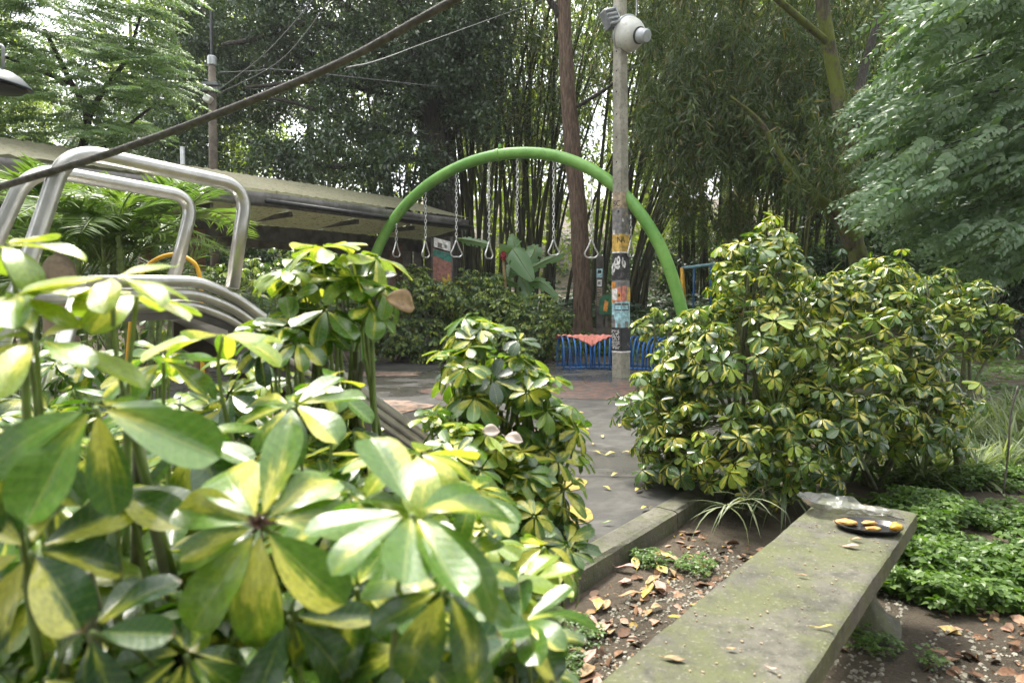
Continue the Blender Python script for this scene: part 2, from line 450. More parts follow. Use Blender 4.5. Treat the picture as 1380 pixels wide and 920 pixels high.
M['culm'] = bark_mat('bamboo culm', (.022, .026, .016), (.085, .082, .04), sc=(6, 6, .8), bump=.15)
M['culm_green'] = bark_mat('green bamboo culm', (.05, .07, .018), (.15, .16, .05), sc=(6, 6, .8), bump=.15)

def steel_mat():
    m, nt, out = newmat('worn stainless steel'); q = NT(nt); p = q.obj()
    f = q.noise(p, 7, 6, .65); g = q.noise(q.scale(p, (60, 60, 60)), 1, 3)
    c = q.mix(q.ramp(f, .35, .7), (.50, .49, .455), (.68, .665, .62))
    q.bsdf(out, c, q.math('ADD', q.math('MULTIPLY', g, .14), .26), .86, .5, q.bump(q.noise(p, 25, 3), .06, .01)); return m
M['steel'] = steel_mat()
M['chain'] = plain('galvanised chain', (.62, .61, .58), .34, .75, var=.25, scale=30)
def greenpaint():
    m, nt, out = newmat('faded green paint'); q = NT(nt); p = q.obj()
    f = q.noise(p, 2.2, 6, .65); g = q.noise(p, 14, 6, .7)
    nm = nt.nodes.new('ShaderNodeNewGeometry'); sx = nt.nodes.new('ShaderNodeSeparateXYZ'); q.l(nm.outputs['Normal'], sx.inputs[0])
    c = q.mix(q.ramp(f, .3, .7), (.115, .30, .045), (.21, .42, .085))
    c = q.mix(q.math('MULTIPLY', q.ramp(g, .56, .72), .6), c, (.06, .11, .03)); c = q.mix(q.math('MULTIPLY', q.ramp(q.noise(p, 30, 5, .7), .64, .70), .8), c, (.10, .06, .03))
    c = q.mix(q.math('MULTIPLY', q.ramp(g, .34, .24), .5), c, (.30, .50, .20))
    q.bsdf(out, c, .38, 0, .5, q.bump(g, .1, .01)); return m
M['green_paint'] = greenpaint()
M['blue_paint'] = plain('blue paint', (.028, .15, .42), .38, var=.3, scale=6, dirt=((.08, .08, .06), 18, .62, .6))
M['teal_paint'] = plain('pale teal paint', (.25, .45, .5), .5, var=.2)
M['yellow_paint'] = plain('yellow paint', (.62, .33, .01), .42, var=.15, dirt=((.2, .12, .03), 20, .62, .6))
def cloth_mat():
    return plain('faded red cloth', (.74, .27, .215), .9, var=.18, scale=5, bump=.4, bscale=35, spec=.2)
M['cloth'] = cloth_mat()

def concrete(name, c1, c2, moss, mt=.5, wet=0.0, bs=40):
    m, nt, out = newmat(name); q = NT(nt); p = q.pos()
    a = q.noise(p, 2.3, 8, .62); b = q.noise(p, 17, 6, .7); d = q.noise(p, 90, 3, .6); e = q.noise(p, 5.5, 7, .7, .5)
    c = q.mix(q.ramp(a, .3, .7), c1, c2)
    c = q.mix(q.math('MULTIPLY', q.ramp(b, .42, .72), .65), c, tuple(x*.45 for x in c1))
    c = q.mix(q.math('MULTIPLY', q.ramp(e, mt, mt+.2), .75), c, moss)
    c = q.mix(q.math('MULTIPLY', q.ramp(d, .58, .72), .4), c, (.38, .36, .30)); c = q.mix(q.math('MULTIPLY', q.ramp(q.noise(p, 140, 2), .66, .72), .6), c, (.03, .03, .02))
    h = q.math('ADD', q.math('MULTIPLY', d, .45), b)
    q.bsdf(out, c, q.math('ADD', q.math('MULTIPLY', b, .25), .62-wet), 0, .35, q.bump(h, .6, .014)); return m
M['bench'] = concrete('weathered mossy concrete', (.070, .068, .053), (.150, .143, .112), (.115, .128, .050), .40, 0, 40)
M['kerb'] = concrete('kerb concrete', (.085, .082, .06), (.18, .17, .13), (.08, .095, .035), .44)
M['pole'] = concrete('pole concrete', (.24, .225, .175), (.42, .39, .31), (.20, .20, .12), .6)
M['old_roof'] = None

def pavement():
    m, nt, out = newmat('damp worn pavement'); q = NT(nt); p = q.pos()
    a = q.noise(p, .55, 6, .6, .4); b = q.noise(p, 9, 6, .7); d = q.noise(p, 70, 4, .65); r = q.noise(p, .9, 5, .6, .8)
    c = q.mix(q.ramp(a, .35, .65), (.034, .033, .030), (.105, .101, .090))
    k5 = q.noise(p, 3.6, 6, .7, .5); c = q.mix(q.math('MULTIPLY', q.ramp(k5, .45, .66), .45), c, (.145, .139, .122))
    v = nt.nodes.new('ShaderNodeTexVoronoi'); v.feature = 'DISTANCE_TO_EDGE'; v.inputs['Scale'].default_value = .42; wp = nt.nodes.new('ShaderNodeMixRGB'); wp.inputs[0].default_value = .12; q.l(p, wp.inputs[1]); nn = nt.nodes.new('ShaderNodeTexNoise'); nn.inputs['Scale'].default_value = 2.2; nn.inputs['Detail'].default_value = 6; q.l(p, nn.inputs[0]); q.l(nn.outputs['Color'], wp.inputs[2]); q.l(wp.outputs[0], v.inputs[0])
    crack = q.math('SUBTRACT', 1, q.ramp(v.outputs[0], .002, .010)); c = q.mix(q.math('MULTIPLY', crack, .75), c, (.02, .02, .018))
    c = q.mix(q.math('MULTIPLY', q.ramp(b, .5, .75), .45), c, (.07, .065, .055))
    c = q.mix(q.math('MULTIPLY', q.ramp(d, .58, .72), .35), c, (.22, .21, .18))
    sx = nt.nodes.new('ShaderNodeSeparateXYZ'); q.l(p, sx.inputs[0])
    wet = q.ramp(a, .46, .56)
    rough = q.math('SUBTRACT', .62, q.math('MULTIPLY', wet, .46))
    c = q.mix(q.math('MULTIPLY', wet, .35), c, (.05, .048, .043))
    q.bsdf(out, c, rough, 0, .45, q.bump(q.math('ADD', b, d), .22, .008)); return m
M['pavement'] = pavement()
def worn_paint(name, col, thr=.5):
    m, nt, out = newmat(name); q = NT(nt); p = q.pos()
    b = q.noise(p, 7, 7, .72); a = q.noise(p, .55, 6, .6, .4); d = q.noise(p, 60, 4)
    base = q.mix(q.ramp(a, .35, .65), (.034, .033, .030), (.105, .101, .090))
    c = q.mix(q.ramp(b, thr-.12, thr+.12), base, q.mix(d, tuple(x*.7 for x in col), col))
    q.bsdf(out, c, q.math('SUBTRACT', .55, q.math('MULTIPLY', q.ramp(a, .5, .6), .3)), 0, .45, q.bump(d, .2, .006)); return m
M['red_paint'] = worn_paint('worn red ground paint', (.25, .115, .085), .54)
M['pink_paint'] = worn_paint('worn pink ground paint', (.40, .27, .20), .48)
M['yel_ground'] = worn_paint('worn yellow ground paint', (.50, .36, .06), .46)
def soil():
    m, nt, out = newmat('damp soil with grit'); q = NT(nt); p = q.pos()
    a = q.noise(p, 1.4, 7, .65); b = q.noise(p, 14, 7, .72); d = q.noise(p, 75, 4, .7); g = q.noise(p, 3.1, 6, .65, .6)
    c = q.mix(q.ramp(a, .3, .7), (.070, .055, .036), (.165, .132, .092))
    c = q.mix(q.math('MULTIPLY', q.ramp(b, .5, .7), .6), c, (.035, .027, .02))
    c = q.mix(q.math('MULTIPLY', q.ramp(d, .56, .7), .6), c, (.22, .185, .14))
    c = q.mix(q.math('MULTIPLY', q.ramp(g, .60, .70), .7), c, (.075, .10, .02))
    q.bsdf(out, c, .8, 0, .35, q.bump(q.math('ADD', q.math('MULTIPLY', b, 1.3), d), .9, .03)); return m
M['soil'] = soil()
def litter_mat():
    m, nt, out = newmat('dead leaf'); q = NT(nt)
    r = nt.nodes.new('ShaderNodeUVMap'); r.uv_map = 'Rnd'
    sx = nt.nodes.new('ShaderNodeSeparateXYZ'); q.l(r.outputs[0], sx.inputs[0])
    cr = nt.nodes.new('ShaderNodeValToRGB'); q.l(sx.outputs[0], cr.inputs[0])
    el = cr.color_ramp.elements
    el[0].position = 0; el[0].color = (.10, .055, .03, 1); el[1].position = 1; el[1].color = (.42, .34, .08, 1)
    for pz, cc in ((.25, (.21, .115, .06)), (.5, (.33, .19, .11)), (.72, (.38, .235, .165)), (.9, (.36, .22, .09))):
        e = el.new(pz); e.color = (*cc, 1)
    n = q.noise(q.pos(), 60, 4)
    c = q.mix(q.ramp(n, .4, .7), cr.outputs[0], q.mix(1.0, cr.outputs[0], (.6, .55, .5), 'MULTIPLY'))
    q.bsdf(out, c, .6, 0, .35, q.bump(n, .3, .004)); return m
M['litter'] = litter_mat()
M['dry_leaf'] = plain('dry brown leaf', (.36, .24, .12), .6, var=.25, scale=40, dirt=((.16, .085, .04), 60, .55, .7))
M['dry_flower'] = plain('dried flower head', (.07, .035, .02), .8, var=.4, scale=60)
M['dry_pink'] = plain('dry pinkish leaf', (.45, .28, .22), .6, var=.25, scale=30, dirt=((.2, .11, .07), 60, .58, .6))
M['dry_yellow'] = plain('yellow fallen leaf', (.50, .40, .09), .5, var=.2, scale=30, dirt=((.3, .2, .05), 50, .6, .5))
M['pale_petal'] = plain('pale pink leaf', (.62, .50, .43), .55, var=.15, scale=30)
def leak(name, c1, c2, f):
    m, nt, out = newmat(name); q = NT(nt); p = q.pos()
    n1 = q.noise(p, 3, 6, .65); n2 = q.noise(p, 16, 6, .7)
    c = q.mix(q.ramp(n2, .52, .66), q.mix(n1, c1, tuple(x*.6 for x in c1)), c2)
    b = q.bsdf(None, c, .7, 0, .3); t = nt.nodes.new('ShaderNodeBsdfTranslucent'); q.l(c, t.inputs[0])
    mx = nt.nodes.new('ShaderNodeMixShader'); mx.inputs[0].default_value = f
    q.l(b.outputs[0], mx.inputs[1]); q.l(t.outputs[0], mx.inputs[2]); q.l(mx.outputs[0], out.inputs[0]); return m
M['rope'] = plain('weathered rope', (.080, .072, .062), .8, var=.3, scale=45, bump=.5, bscale=90)
M['wire'] = plain('thin grey wire', (.12, .12, .115), .6, var=.2)
M['pole_brown'] = plain('brown weathered pole', (.13, .105, .08), .8, var=.3, scale=6, bump=.4, bscale=30)
M['wood_dark'] = plain('dark wet timber', (.085, .075, .065), .6, var=.45, scale=5, bump=.4, bscale=25)
M['fascia'] = plain('grey weathered fascia board', (.135, .125, .115), .5, var=.4, scale=3, dirt=((.05, .05, .045), 9, .52, .6), bump=.3, bscale=18)
M['old_roof'] = leak('mossy translucent roof sheet', (.33, .325, .21), (.12, .125, .045), .55)
M['soffit'] = leak('stained translucent sheet', (.50, .48, .37), (.11, .11, .06), .68)
M['soffit_old'] = plain('stained soffit sheet', (.46, .45, .33), .7, var=.25, scale=3, dirt=((.09, .09, .05), 22, .57, .8))
M['roof_tube'] = plain('dark steel tube', (.03, .03, .03), .45, .3, var=.2)
M['post_brown'] = plain('reddish brown post', (.14, .07, .045), .7, var=.3, scale=12)
M['black_plastic'] = plain('black plastic', (.012, .012, .014), .28, var=.2, spec=.5)
M['fried'] = plain('fried orange food', (.60, .33, .10), .5, var=.3, scale=40, bump=.7, bscale=50)
M['fried_y'] = plain('yellow orange food', (.72, .37, .03), .45, var=.25, scale=40, bump=.7, bscale=60)
M['white_enamel'] = plain('white enamel', (.70, .69, .63), .32, var=.08, scale=6, dirt=((.32, .29, .2), 9, .55, .5))
M['grey_metal'] = plain('grey cast metal', (.20, .205, .215), .5, .4, var=.2)
M['grey_light'] = plain('pale grey metal', (.42, .43, .44), .45, .4, var=.15)
M['rubber'] = plain('dark rubber', (.03, .03, .03), .6)
M['stump'] = plain('pale brown weathered wood', (.20, .15, .095), .8, var=.3, scale=9, bump=.6, bscale=30)
def clear_plastic():
    m, nt, out = newmat('clear crumpled plastic'); q = NT(nt)
    g = nt.nodes.new('ShaderNodeBsdfGlossy'); g.inputs['Roughness'].default_value = .12; g.inputs[0].default_value = (.9, .9, .9, 1)
    t = nt.nodes.new('ShaderNodeBsdfTransparent'); t.inputs[0].default_value = (.93, .94, .93, 1)
    d = nt.nodes.new('ShaderNodeBsdfTranslucent'); d.inputs[0].default_value = (.75, .76, .75, 1)
    nb = q.bump(q.noise(q.obj(), 22, 5, .6, 1.0), .7, .02)
    q.l(nb, g.inputs['Normal'])
    fr = nt.nodes.new('ShaderNodeFresnel'); fr.inputs[0].default_value = 1.5; q.l(nb, fr.inputs['Normal'])
    a = nt.nodes.new('ShaderNodeMixShader'); a.inputs[0].default_value = .42; q.l(t.outputs[0], a.inputs[1]); q.l(d.outputs[0], a.inputs[2])
    b = nt.nodes.new('ShaderNodeMixShader'); q.l(q.math('ADD', q.math('MULTIPLY', fr.outputs[0], 1.4), .06, True), b.inputs[0]); q.l(a.outputs[0], b.inputs[1]); q.l(g.outputs[0], b.inputs[2])
    q.l(b.outputs[0], out.inputs[0]); return m
M['clear'] = clear_plastic()
def flat(name, col, rough=.6): return plain(name, col, rough, var=.3, scale=14, dirt=((.20, .185, .15), 11, .54, .55))
for nm, c in dict(paper_white=(.72, .70, .66), paper_yellow=(.60, .38, .08), paper_black=(.025, .025, .027), paper_tan=(.36, .27, .18),
                  paper_pink=(.62, .22, .16), paper_blue=(.36, .58, .62), ink=(.015, .015, .016), mural_red=(.30, .13, .10), mural_teal=(.03, .17, .13),
                  mural_yellow=(.46, .32, .04), paper_orange=(.65, .28, .05), sign_green=(.03, .13, .06), paper_grey=(.20, .19, .18)).items():
    M[nm] = flat(nm.replace('_', ' '), c)
# ------------------------------------------------------------------ setting: ground, platform, kerb
K0 = Vector((.17, 2.8)); KD = Vector((.6, .8)); KR = Vector((.8, -.6))
def ss(t): t = min(1, max(0, t)); return t*t*(3-2*t)
def gz(x, y):
    s = (x-K0.x)*KR.x + (y-K0.y)*KR.y
    z = -.10 + .95*ss((y-14.0)/4.5) + .05*max(0, y-20) + .20*max(0, min(y, 75)-30)
    z += .05*max(0, min(s-2.2, 8))*ss((y-2)/4)
    z += .025*noise.noise(Vector((x*.9, y*.9, 0))) + .012*noise.noise(Vector((x*3.1, y*3.1, 4)))
    return z
def ground():
    xs = list(np.concatenate([np.linspace(-220, -16, 24), np.linspace(-14, -3.2, 26), np.linspace(-3, 5, 100), np.linspace(5.2, 16, 34), np.linspace(18, 220, 24)]))
    ys = list(np.concatenate([np.linspace(-30, -1, 10), np.linspace(-.5, 6, 82), np.linspace(6.2, 24, 70), np.linspace(25, 300, 40)]))
    v = [(x, y, gz(x, y)) for x in xs for y in ys]; n = len(ys)
    f = [(i*n+j, (i+1)*n+j, (i+1)*n+j+1, i*n+j+1) for i in range(len(xs)-1) for j in range(n-1)]
    m = MB(); m.add(v, f); o = m.build('ground', M['soil'], smooth=True); o['kind'] = 'structure'
ground()
def kline(t, off): p = K0 + KD*t + KR*off; return (p.x, p.y)
slab = [kline(-6.2, -.145), kline(7.2, -.145), (5.6, 13.0), (3.4, 13.9), (-2.6, 14.2), (-8.5, 13.2), (-9.0, 6.0), (-7.5, -2.5)]
m = MB(); m.prism(slab, -.16, 0.0); o = m.build('pavement', M['pavement']); o['kind'] = 'structure'
# kerb: uneven cast strip
m = MB()
for i in range(9):
    t0, t1 = -6.2 + i*1.5, -6.2 + (i+1)*1.5 - .012
    nseg = 10
    def prof(t, k):
        j = .008*noise.noise(Vector((t*3, k*1.7, 1)))
        P = [(-.142, -.2), (-.142, .004), (-.125, .010), (-.02, .008), (.0, -.006), (.012, -.2)][k]
        x, y = kline(t, P[0] + j*(1 if k > 1 else 0)); return (x, y, P[1] + (j if k in (2, 3, 4) else 0))
    vs = [prof(lerp(t0, t1, a/nseg), k) for a in range(nseg+1) for k in range(6)]
    fs = [(a*6+k, a*6+k+1, (a+1)*6+k+1, (a+1)*6+k) for a in range(nseg) for k in range(5)]
    fs += [tuple(range(6)), tuple(range(nseg*6, nseg*6+6))[::-1]]
    m.add(vs, fs)
o = m.build('kerb', M['kerb']); o['kind'] = 'structure'
def blob(cx, cy, rx, ry, z, rot=0, rag=.12, seed=0, n=40):
    c, s = math.cos(rot), math.sin(rot); P = []
    for k in range(n):
        a = 2*PI*k/n; w = 1 + rag*noise.noise(Vector((math.cos(a)*1.6, math.sin(a)*1.6, seed)))*1.6
        x, y = rx*w*math.cos(a), ry*w*math.sin(a); P.append((cx + x*c - y*s, cy + x*s + y*c, z))
    return P
def marking(name, mat, blobs):
    m = MB()
    for b in blobs: m.add(b, [tuple(range(len(b)))])
    o = m.build(name, mat); o['kind'] = 'structure'
q = Gp(850, 524, 0); q2 = Gp(560, 525, 0); q3 = Gp(772, 651, 0); q4 = Gp(778, 693, 0); q5 = Gp(690, 560, 0); q6 = Gp(600, 560, 0)
marking('red_ground_marking', M['red_paint'], [blob(q.x, q.y, 1.75, 1.1, .004, .1, .3, 1), blob(-.2, 9.2, 1.0, .9, .0045, 0, .3, 2)])
marking('pink_ground_marking', M['pink_paint'], [blob(-1.9, 7.6, .95, .7, .007, .3, .3, 5), blob(-3.2, 11.4, 1.6, .5, .007, 0, .3, 7), blob(-1.05, 4.7, .6, .42, .008, .2, .25, 9), blob(.05, 5.9, .5, .5, .010, 0, .2, 3)])
marking('yellow_ground_marking', M['yel_ground'], [blob(q3.x-.08, q3.y, .17, .20, .004, 0, .1, 11), blob(q4.x-.06, q4.y, .16, .18, .004, 0, .1, 13)])

# ------------------------------------------------------------------ bench with its things
BD = Vector((.626, .78, 0)).normalized(); BR = Vector((BD.y, -BD.x, 0)); BTOP = .35
BF = Vector((1.37, 2.95, 0))                       # far left corner
def BP(along, across, z): return BF - BD*along + BR*across + Vector((0, 0, z))
bench = thing('concrete_bench', 'mossy grey concrete slab bench on pedestal legs beside the kerb', 'bench', BP(1.1, .18, -.1))
m = MB(); L, Wd, T = 2.35, .36, .075; NA, NB = 60, 10
def jz(a, b, k): return .0035*noise.noise(Vector((a*5, b*9, k))) + .002*noise.noise(Vector((a*17, b*22, k)))
def top(a, b):
    e = min(b, 1-b)*Wd; ee = min(a*L, (1-a)*L); d = min(e, ee)
    edge = -.007*max(0, 1-d/.014) - .012*max(0, 1-d/.03)*max(0, noise.noise(Vector((a*26, b*6, 3)))-.15)
    wob = .004*noise.noise(Vector((a*9, b*2, 7)))
    return BP(a*L + (wob if 0 < a < 1 else wob), b*Wd + wob, BTOP + edge + jz(a, b, 0))
As = [0, .004, .008] + list(np.linspace(.02, .98, NA)) + [.992, .996, 1]; Bs = [0, .015, .035] + list(np.linspace(.1, .9, NB)) + [.965, .985, 1]
vs = [top(a, b) for a in As for b in Bs]; nb = len(Bs); na = len(As)
bot = [v + Vector((0, 0, -T + .01)) for v in vs]
fs = [(i*nb+j, i*nb+j+1, (i+1)*nb+j+1, (i+1)*nb+j) for i in range(na-1) for j in range(nb-1)]
o2 = len(vs)
fb = [tuple(o2+x for x in f[::-1]) for f in fs]
rim = [j for j in range(nb)] + [i*nb+nb-1 for i in range(1, na)] + [(na-1)*nb+j for j in range(nb-2, -1, -1)] + [i*nb for i in range(na-2, 0, -1)]
fr = [(rim[k], rim[(k+1) % len(rim)], o2+rim[(k+1) % len(rim)], o2+rim[k]) for k in range(len(rim))]
m.add(vs + bot, fs + fb + fr)
m.build('seat', M['bench'], bench, auto=50)
for al in (.24, 2.0):
    m = MB()
    prof = [(.17, -.16), (.168, -.06), (.12, -.03), (.085, .02), (.07, .12), (.075, .2), (.10, .245), (.11, BTOP-T+.008)]
    vs = []; n = 12
    for r, z in prof:
        for k in range(n):
            a = 2*PI*(k+.5)/n; ca, sa = math.cos(a), math.sin(a)
            sc = 1/max(abs(ca), abs(sa))*.55 + .45
            p = BP(al + r*.75*ca*sc, .18 + r*1.02*sa*sc, z); vs.append(p + Vector((0, 0, .004*noise.noise(p*14))))
    fs = [(i*n+k, i*n+(k+1) % n, (i+1)*n+(k+1) % n, (i+1)*n+k) for i in range(len(prof)-1) for k in range(n)] + [tuple(range(n))[::-1]]
    m.add(vs, fs); m.build('leg', M['bench'], bench, auto=60)

def on_bench(px, py): return Gp(px, py, BTOP+.003)
# oval black tray
tc = on_bench(1170, 713); ta = on_bench(1216, 716) - on_bench(1124, 708); ta.z = 0
tl = ta.length*.5; ta.normalize(); tb = Vector((-ta.y, ta.x, 0))
tray = MB(); n = 40
prof = [(.0, .004), (.80, .004), (.86, .006), (.97, .020), (1.0, .021), (1.0, .018), (.965, .015), (.87, .0), (.0, .0)]
def trp(r, z, a): return tc + ta*(tl*r*math.cos(a)) + tb*(.086*r*math.sin(a)) + Vector((0, 0, z))
vs = []; 
for r, z in prof: vs += [trp(r, z, 2*PI*k/n) for k in range(n)]
tray.add(vs, [(i*n+k, i*n+(k+1) % n, (i+1)*n+(k+1) % n, (i+1)*n+k) for i in range(len(prof)-1) for k in range(n)])
tray.build('food_tray', M['black_plastic'], smooth=True)
tag(bpy.data.objects['food_tray'], 'oval black plastic tray of leftovers at the far end of the concrete bench', 'tray')
def lump(name, c, r, mat, label, seed, squash=(1, .7, .6)):
    m = MB(); nu, nv = 14, 10; vs = []
    for i in range(nv+1):
        th = PI*i/nv
        for k in range(nu):
            a = 2*PI*k/nu; d = Vector((math.sin(th)*math.cos(a), math.sin(th)*math.sin(a), math.cos(th)))
            q = r*(1 + .32*noise.noise(d*1.7 + Vector((seed, 0, 0))) + .14*noise.noise(d*5 + Vector((0, seed, 0))))
            vs.append(Vector(c) + Vector((d.x*q*squash[0], d.y*q*squash[1], d.z*q*squash[2])))
    m.add(vs, [(i*nu+k, i*nu+(k+1) % nu, (i+1)*nu+(k+1) % nu, (i+1)*nu+k) for i in range(nv) for k in range(nu)])
    o = m.build(name, mat, smooth=True); tag(o, label, 'food', 'fried leftovers on the tray'); return o
lump('fried_food', tc - ta*.075 + tb*.018 + Vector((0, 0, .014)), .026, M['fried'], 'large flat orange fried piece at the left of the black tray', 1, (1.7, 1.0, .42))
lump('fried_food', tc + ta*.012 + tb*.042 + Vector((0, 0, .013)), .018, M['fried'], 'small orange fried piece at the back edge of the black tray', 2, (1.5, .8, .45))
lump('fried_food', tc + ta*.010 - tb*.030 + Vector((0, 0, .013)), .018, M['fried'], 'small orange fried piece at the front edge of the black tray', 3, (1.7, .8, .42))
lump('fried_food', tc + ta*.092 - tb*.004 + Vector((0, 0, .018)), .022, M['fried_y'], 'round bright yellow orange lump at the right end of the tray', 4, (1.0, .95, .72))
# clear plastic box lid, crumpled
lc = on_bench(1122, 690)
m = MB()
def lid(u, v):
    a = 2*PI*u; r = v
    x = .180*r*math.cos(a)*(1 + .25*math.cos(a)); y = .090*r*math.sin(a)
    z = .004 + .046*(r**3) + .009*noise.noise(Vector((x*40, y*40, 2)))*r - .012*math.cos(a)*r
    if math.cos(a) > .55: z *= .45
    return lc + ta*x + tb*y + Vector((0, 0, max(.003, z)))
m.sheet(lid, 40, 9)
o = m.build('plastic_lid', M['clear'], smooth=True); tag(o, 'crumpled clear plastic food lid lying behind the black tray', 'lid')
m = MB()
m.tube(spline([on_bench(x, y) + Vector((0, 0, .006)) for x, y in ((1140, 683), (1170, 690), (1195, 696), (1218, 702))], 5), [.004]*8+[.003]*8, 6)
tag(m.build('twig', M['wood_dark'], smooth=True), 'thin dark twig lying along the far end of the bench', 'twig')

def dead_leaf(name, c, L, mat, label, cat='leaf', rz=0.0, w=.42, curl=.25, tilt=(0, 0), group=None, seed=0):
    V, F, UV = leaf_tmpl(9, 4, w, droop=-curl*.5, fold=.35, shape='ellip', wave=.015)
    R = Matrix.Rotation(rz, 3, 'Z') @ Matrix.Rotation(tilt[0], 3, 'X') @ Matrix.Rotation(tilt[1], 3, 'Y')
    m = MB(); pts = []
    for v in V:
        p = Vector(v); p.x -= .5; p.z += .05*math.sin(p.x*6+seed)*(1 if seed else .6) + .02
        pts.append(Vector(c) + R @ (p*L))
    lift = (Vector(c).z + .001 - min(p.z for p in pts)) if tilt == (0, 0) else 0
    pts = [p + Vector((0, 0, lift)) for p in pts]
    m.add(pts, [tuple(int(i) for i in f) for f in F])
    m.tube([Vector(c) + Vector((0, 0, lift)) + R @ (Vector((-.5-.18*k/3, .02*k, .03))*L) for k in range(4)], .012*L, 5)
    o = m.build(name, mat, smooth=True, solid=.0012); tag(o, label, cat, group); return o
bl = 'dry leaves lying on the bench'
dead_leaf('fallen_leaf', on_bench(1146, 737)+Vector((0, 0, .000)), .055, M['dry_pink'], 'pinkish curled dry leaf in front of the black tray on the bench', rz=-.35, group=bl)
dead_leaf('fallen_leaf', on_bench(1154, 728)+Vector((0, 0, .002)), .035, M['dry_leaf'], 'small tan leaf tucked just under the black tray edge', rz=-.3, group=bl, seed=1)
dead_leaf('fallen_leaf', on_bench(1081, 777)+Vector((0, 0, .003)), .032, M['dry_leaf'], 'tiny brown leaf sliver in the middle of the bench top', rz=-.6, group=bl, w=.25, seed=2)
dead_leaf('fallen_leaf', on_bench(908, 889)+Vector((0, 0, .000)), .05, M['dry_leaf'], 'dark brown crumbled leaf near the left edge of the bench', rz=-.35, group=bl, w=.4, seed=3)
dead_leaf('fallen_leaf', on_bench(985, 876)+Vector((0, 0, .003)), .024, M['dry_leaf'], 'small orange brown leaf bit at the near part of the bench', rz=-.2, group=bl, seed=4)
dead_leaf('fallen_leaf', on_bench(1040, 903)+Vector((0, 0, .003)), .028, M['dry_pink'], 'narrow pale leaf at the near right of the bench', rz=-.8, group=bl, w=.3, seed=5)
dead_leaf('fallen_leaf', on_bench(1110, 847)+Vector((0, 0, .002)), .05, M['dry_yellow'], 'straw coloured blade lying across the right of the bench', rz=-.15, group=bl, w=.14, seed=6)
# bits on the bench: grains too small and many to count
m = MB()
for i in range(170):
    a, b = random.random()*L, .02+random.random()*(Wd-.04); p = BP(a, b, BTOP+.002); r = random.uniform(.001, .0035)
    m.box(p, (r*2, r*1.4, r), Matrix.Rotation(random.random()*3, 3, 'Z'))
o = m.build('bench_grit', M['paper_tan']); o['kind'] = 'stuff'; o['label'] = 'pale grit and crumbs scattered on the bench top'; o['category'] = 'grit'

# ------------------------------------------------------------------ litter on the soil
def litter_spots():
    out = []
    for k in range(900):                                    # strip between kerb and bench
        t = random.uniform(-1.8, 1.3); s = random.uniform(.05, 1.0); p = K0 + KD*t + KR*s
        out.append((p.x, p.y))
    for k in range(2600):                                    # right of the bench
        p = BP(random.uniform(-.5, 2.0), .45 + random.random()**.7*1.6, 0); out.append((p.x, p.y))
    return out
Lf = Leaves(); spots = litter_spots()
for x, y in spots:
    z = gz(x, y) + .006; a = random.random()*6.28
    Lf.add((x, y, z), (math.cos(a), math.sin(a), random.uniform(-.1, .25)), (random.gauss(0, .6), random.gauss(0, .6), 1), random.choice((.02, .03, .045, .06, .085)))
o = Lf.build('leaf_litter', 'ellip', M['litter']); o['kind'] = 'stuff'; o['label'] = 'crumbled brown leaf litter covering the soil around the bench'; o['category'] = 'leaf litter'
# grit
m = MB()
for k in range(8000):
    if random.random() < .6: t = random.uniform(-1.8, 1.1); s = random.uniform(.2, 1.2); p = K0 + KD*t + KR*s; x, y = p.x, p.y
    else: p = BP(random.uniform(0, 2.1), .42 + random.random()*1.6, 0); x, y = p.x, p.y
    r = random.choice((.004, .005, .007, .01)); h = r*.8
    R = Matrix.Rotation(random.random()*3, 3, 'Z') @ Matrix.Rotation(random.random(), 3, 'X')
    m.box((x, y, gz(x, y)+h*.2), (r*2, r*1.5, h*1.5), R, taper=.6)
o = m.build('gravel', M['pole']); o['kind'] = 'stuff'; o['label'] = 'small pale grit on the trodden soil'; o['category'] = 'gravel'
# single fallen leaves one can pick out
KINDS = [('dry_leaf', 'curled brown fallen leaf on the soil between kerb and bench'), ('dry_pink', 'pinkish dry fallen leaf on the soil between kerb and bench'),
         ('dry_yellow', 'yellowish fallen leaf on the soil between kerb and bench')]
proto = {}
for kk in range(70):
    ki = (0, 1, 0, 1, 0, 1, 2)[kk % 7]
    t = random.uniform(-1.45, .85); s = min(.85, max(.06, random.gauss(.36, .22))); p = K0 + KD*t + KR*s
    if (ki, kk % 3) not in proto:
        o = dead_leaf('fallen_leaf', (0, 0, 0), .105, M[KINDS[ki][0]], KINDS[ki][1], rz=0, w=(.42, .34, .5)[kk % 3], curl=(.3, .6, .15)[kk % 3], group=('brown', 'pinkish', 'yellowish')[ki] + ' leaves fallen by the kerb', seed=kk % 3)
        proto[ki, kk % 3] = o
    else:
        o = proto[ki, kk % 3].copy(); COL.objects.link(o)
    o.location = (p.x, p.y, gz(p.x, p.y)+.012); o.rotation_euler = (random.gauss(0, .18), random.gauss(0, .18), random.random()*6.28); k_ = random.uniform(.55, 1.15); o.scale = (k_, k_*random.uniform(.8, 1.1), k_)
rp = dead_leaf('fallen_leaf', (0, 0, 0), .09, M['dry_leaf'], 'dry leaf on the bare soil right of the bench', w=.45, group='leaves fallen right of the bench', seed=2)
for kk in range(60):
    o = rp if kk == 0 else rp.copy()
    if kk: COL.objects.link(o)
    p = BP(random.uniform(.15, 1.7), .5 + random.random()*.8, 0)
    o.location = (p.x, p.y, gz(p.x, p.y)+.012); o.rotation_euler = (random.gauss(0, .2), random.gauss(0, .2), random.random()*6.28); k_ = random.uniform(.5, 1.1); o.scale = (k_,)*3
yp = dead_leaf('fallen_leaf', (0, 0, 0), .085, M['dry_yellow'], 'small yellow brown leaf fallen on the damp pavement', w=.4, group='leaves fallen on the pavement', seed=1)
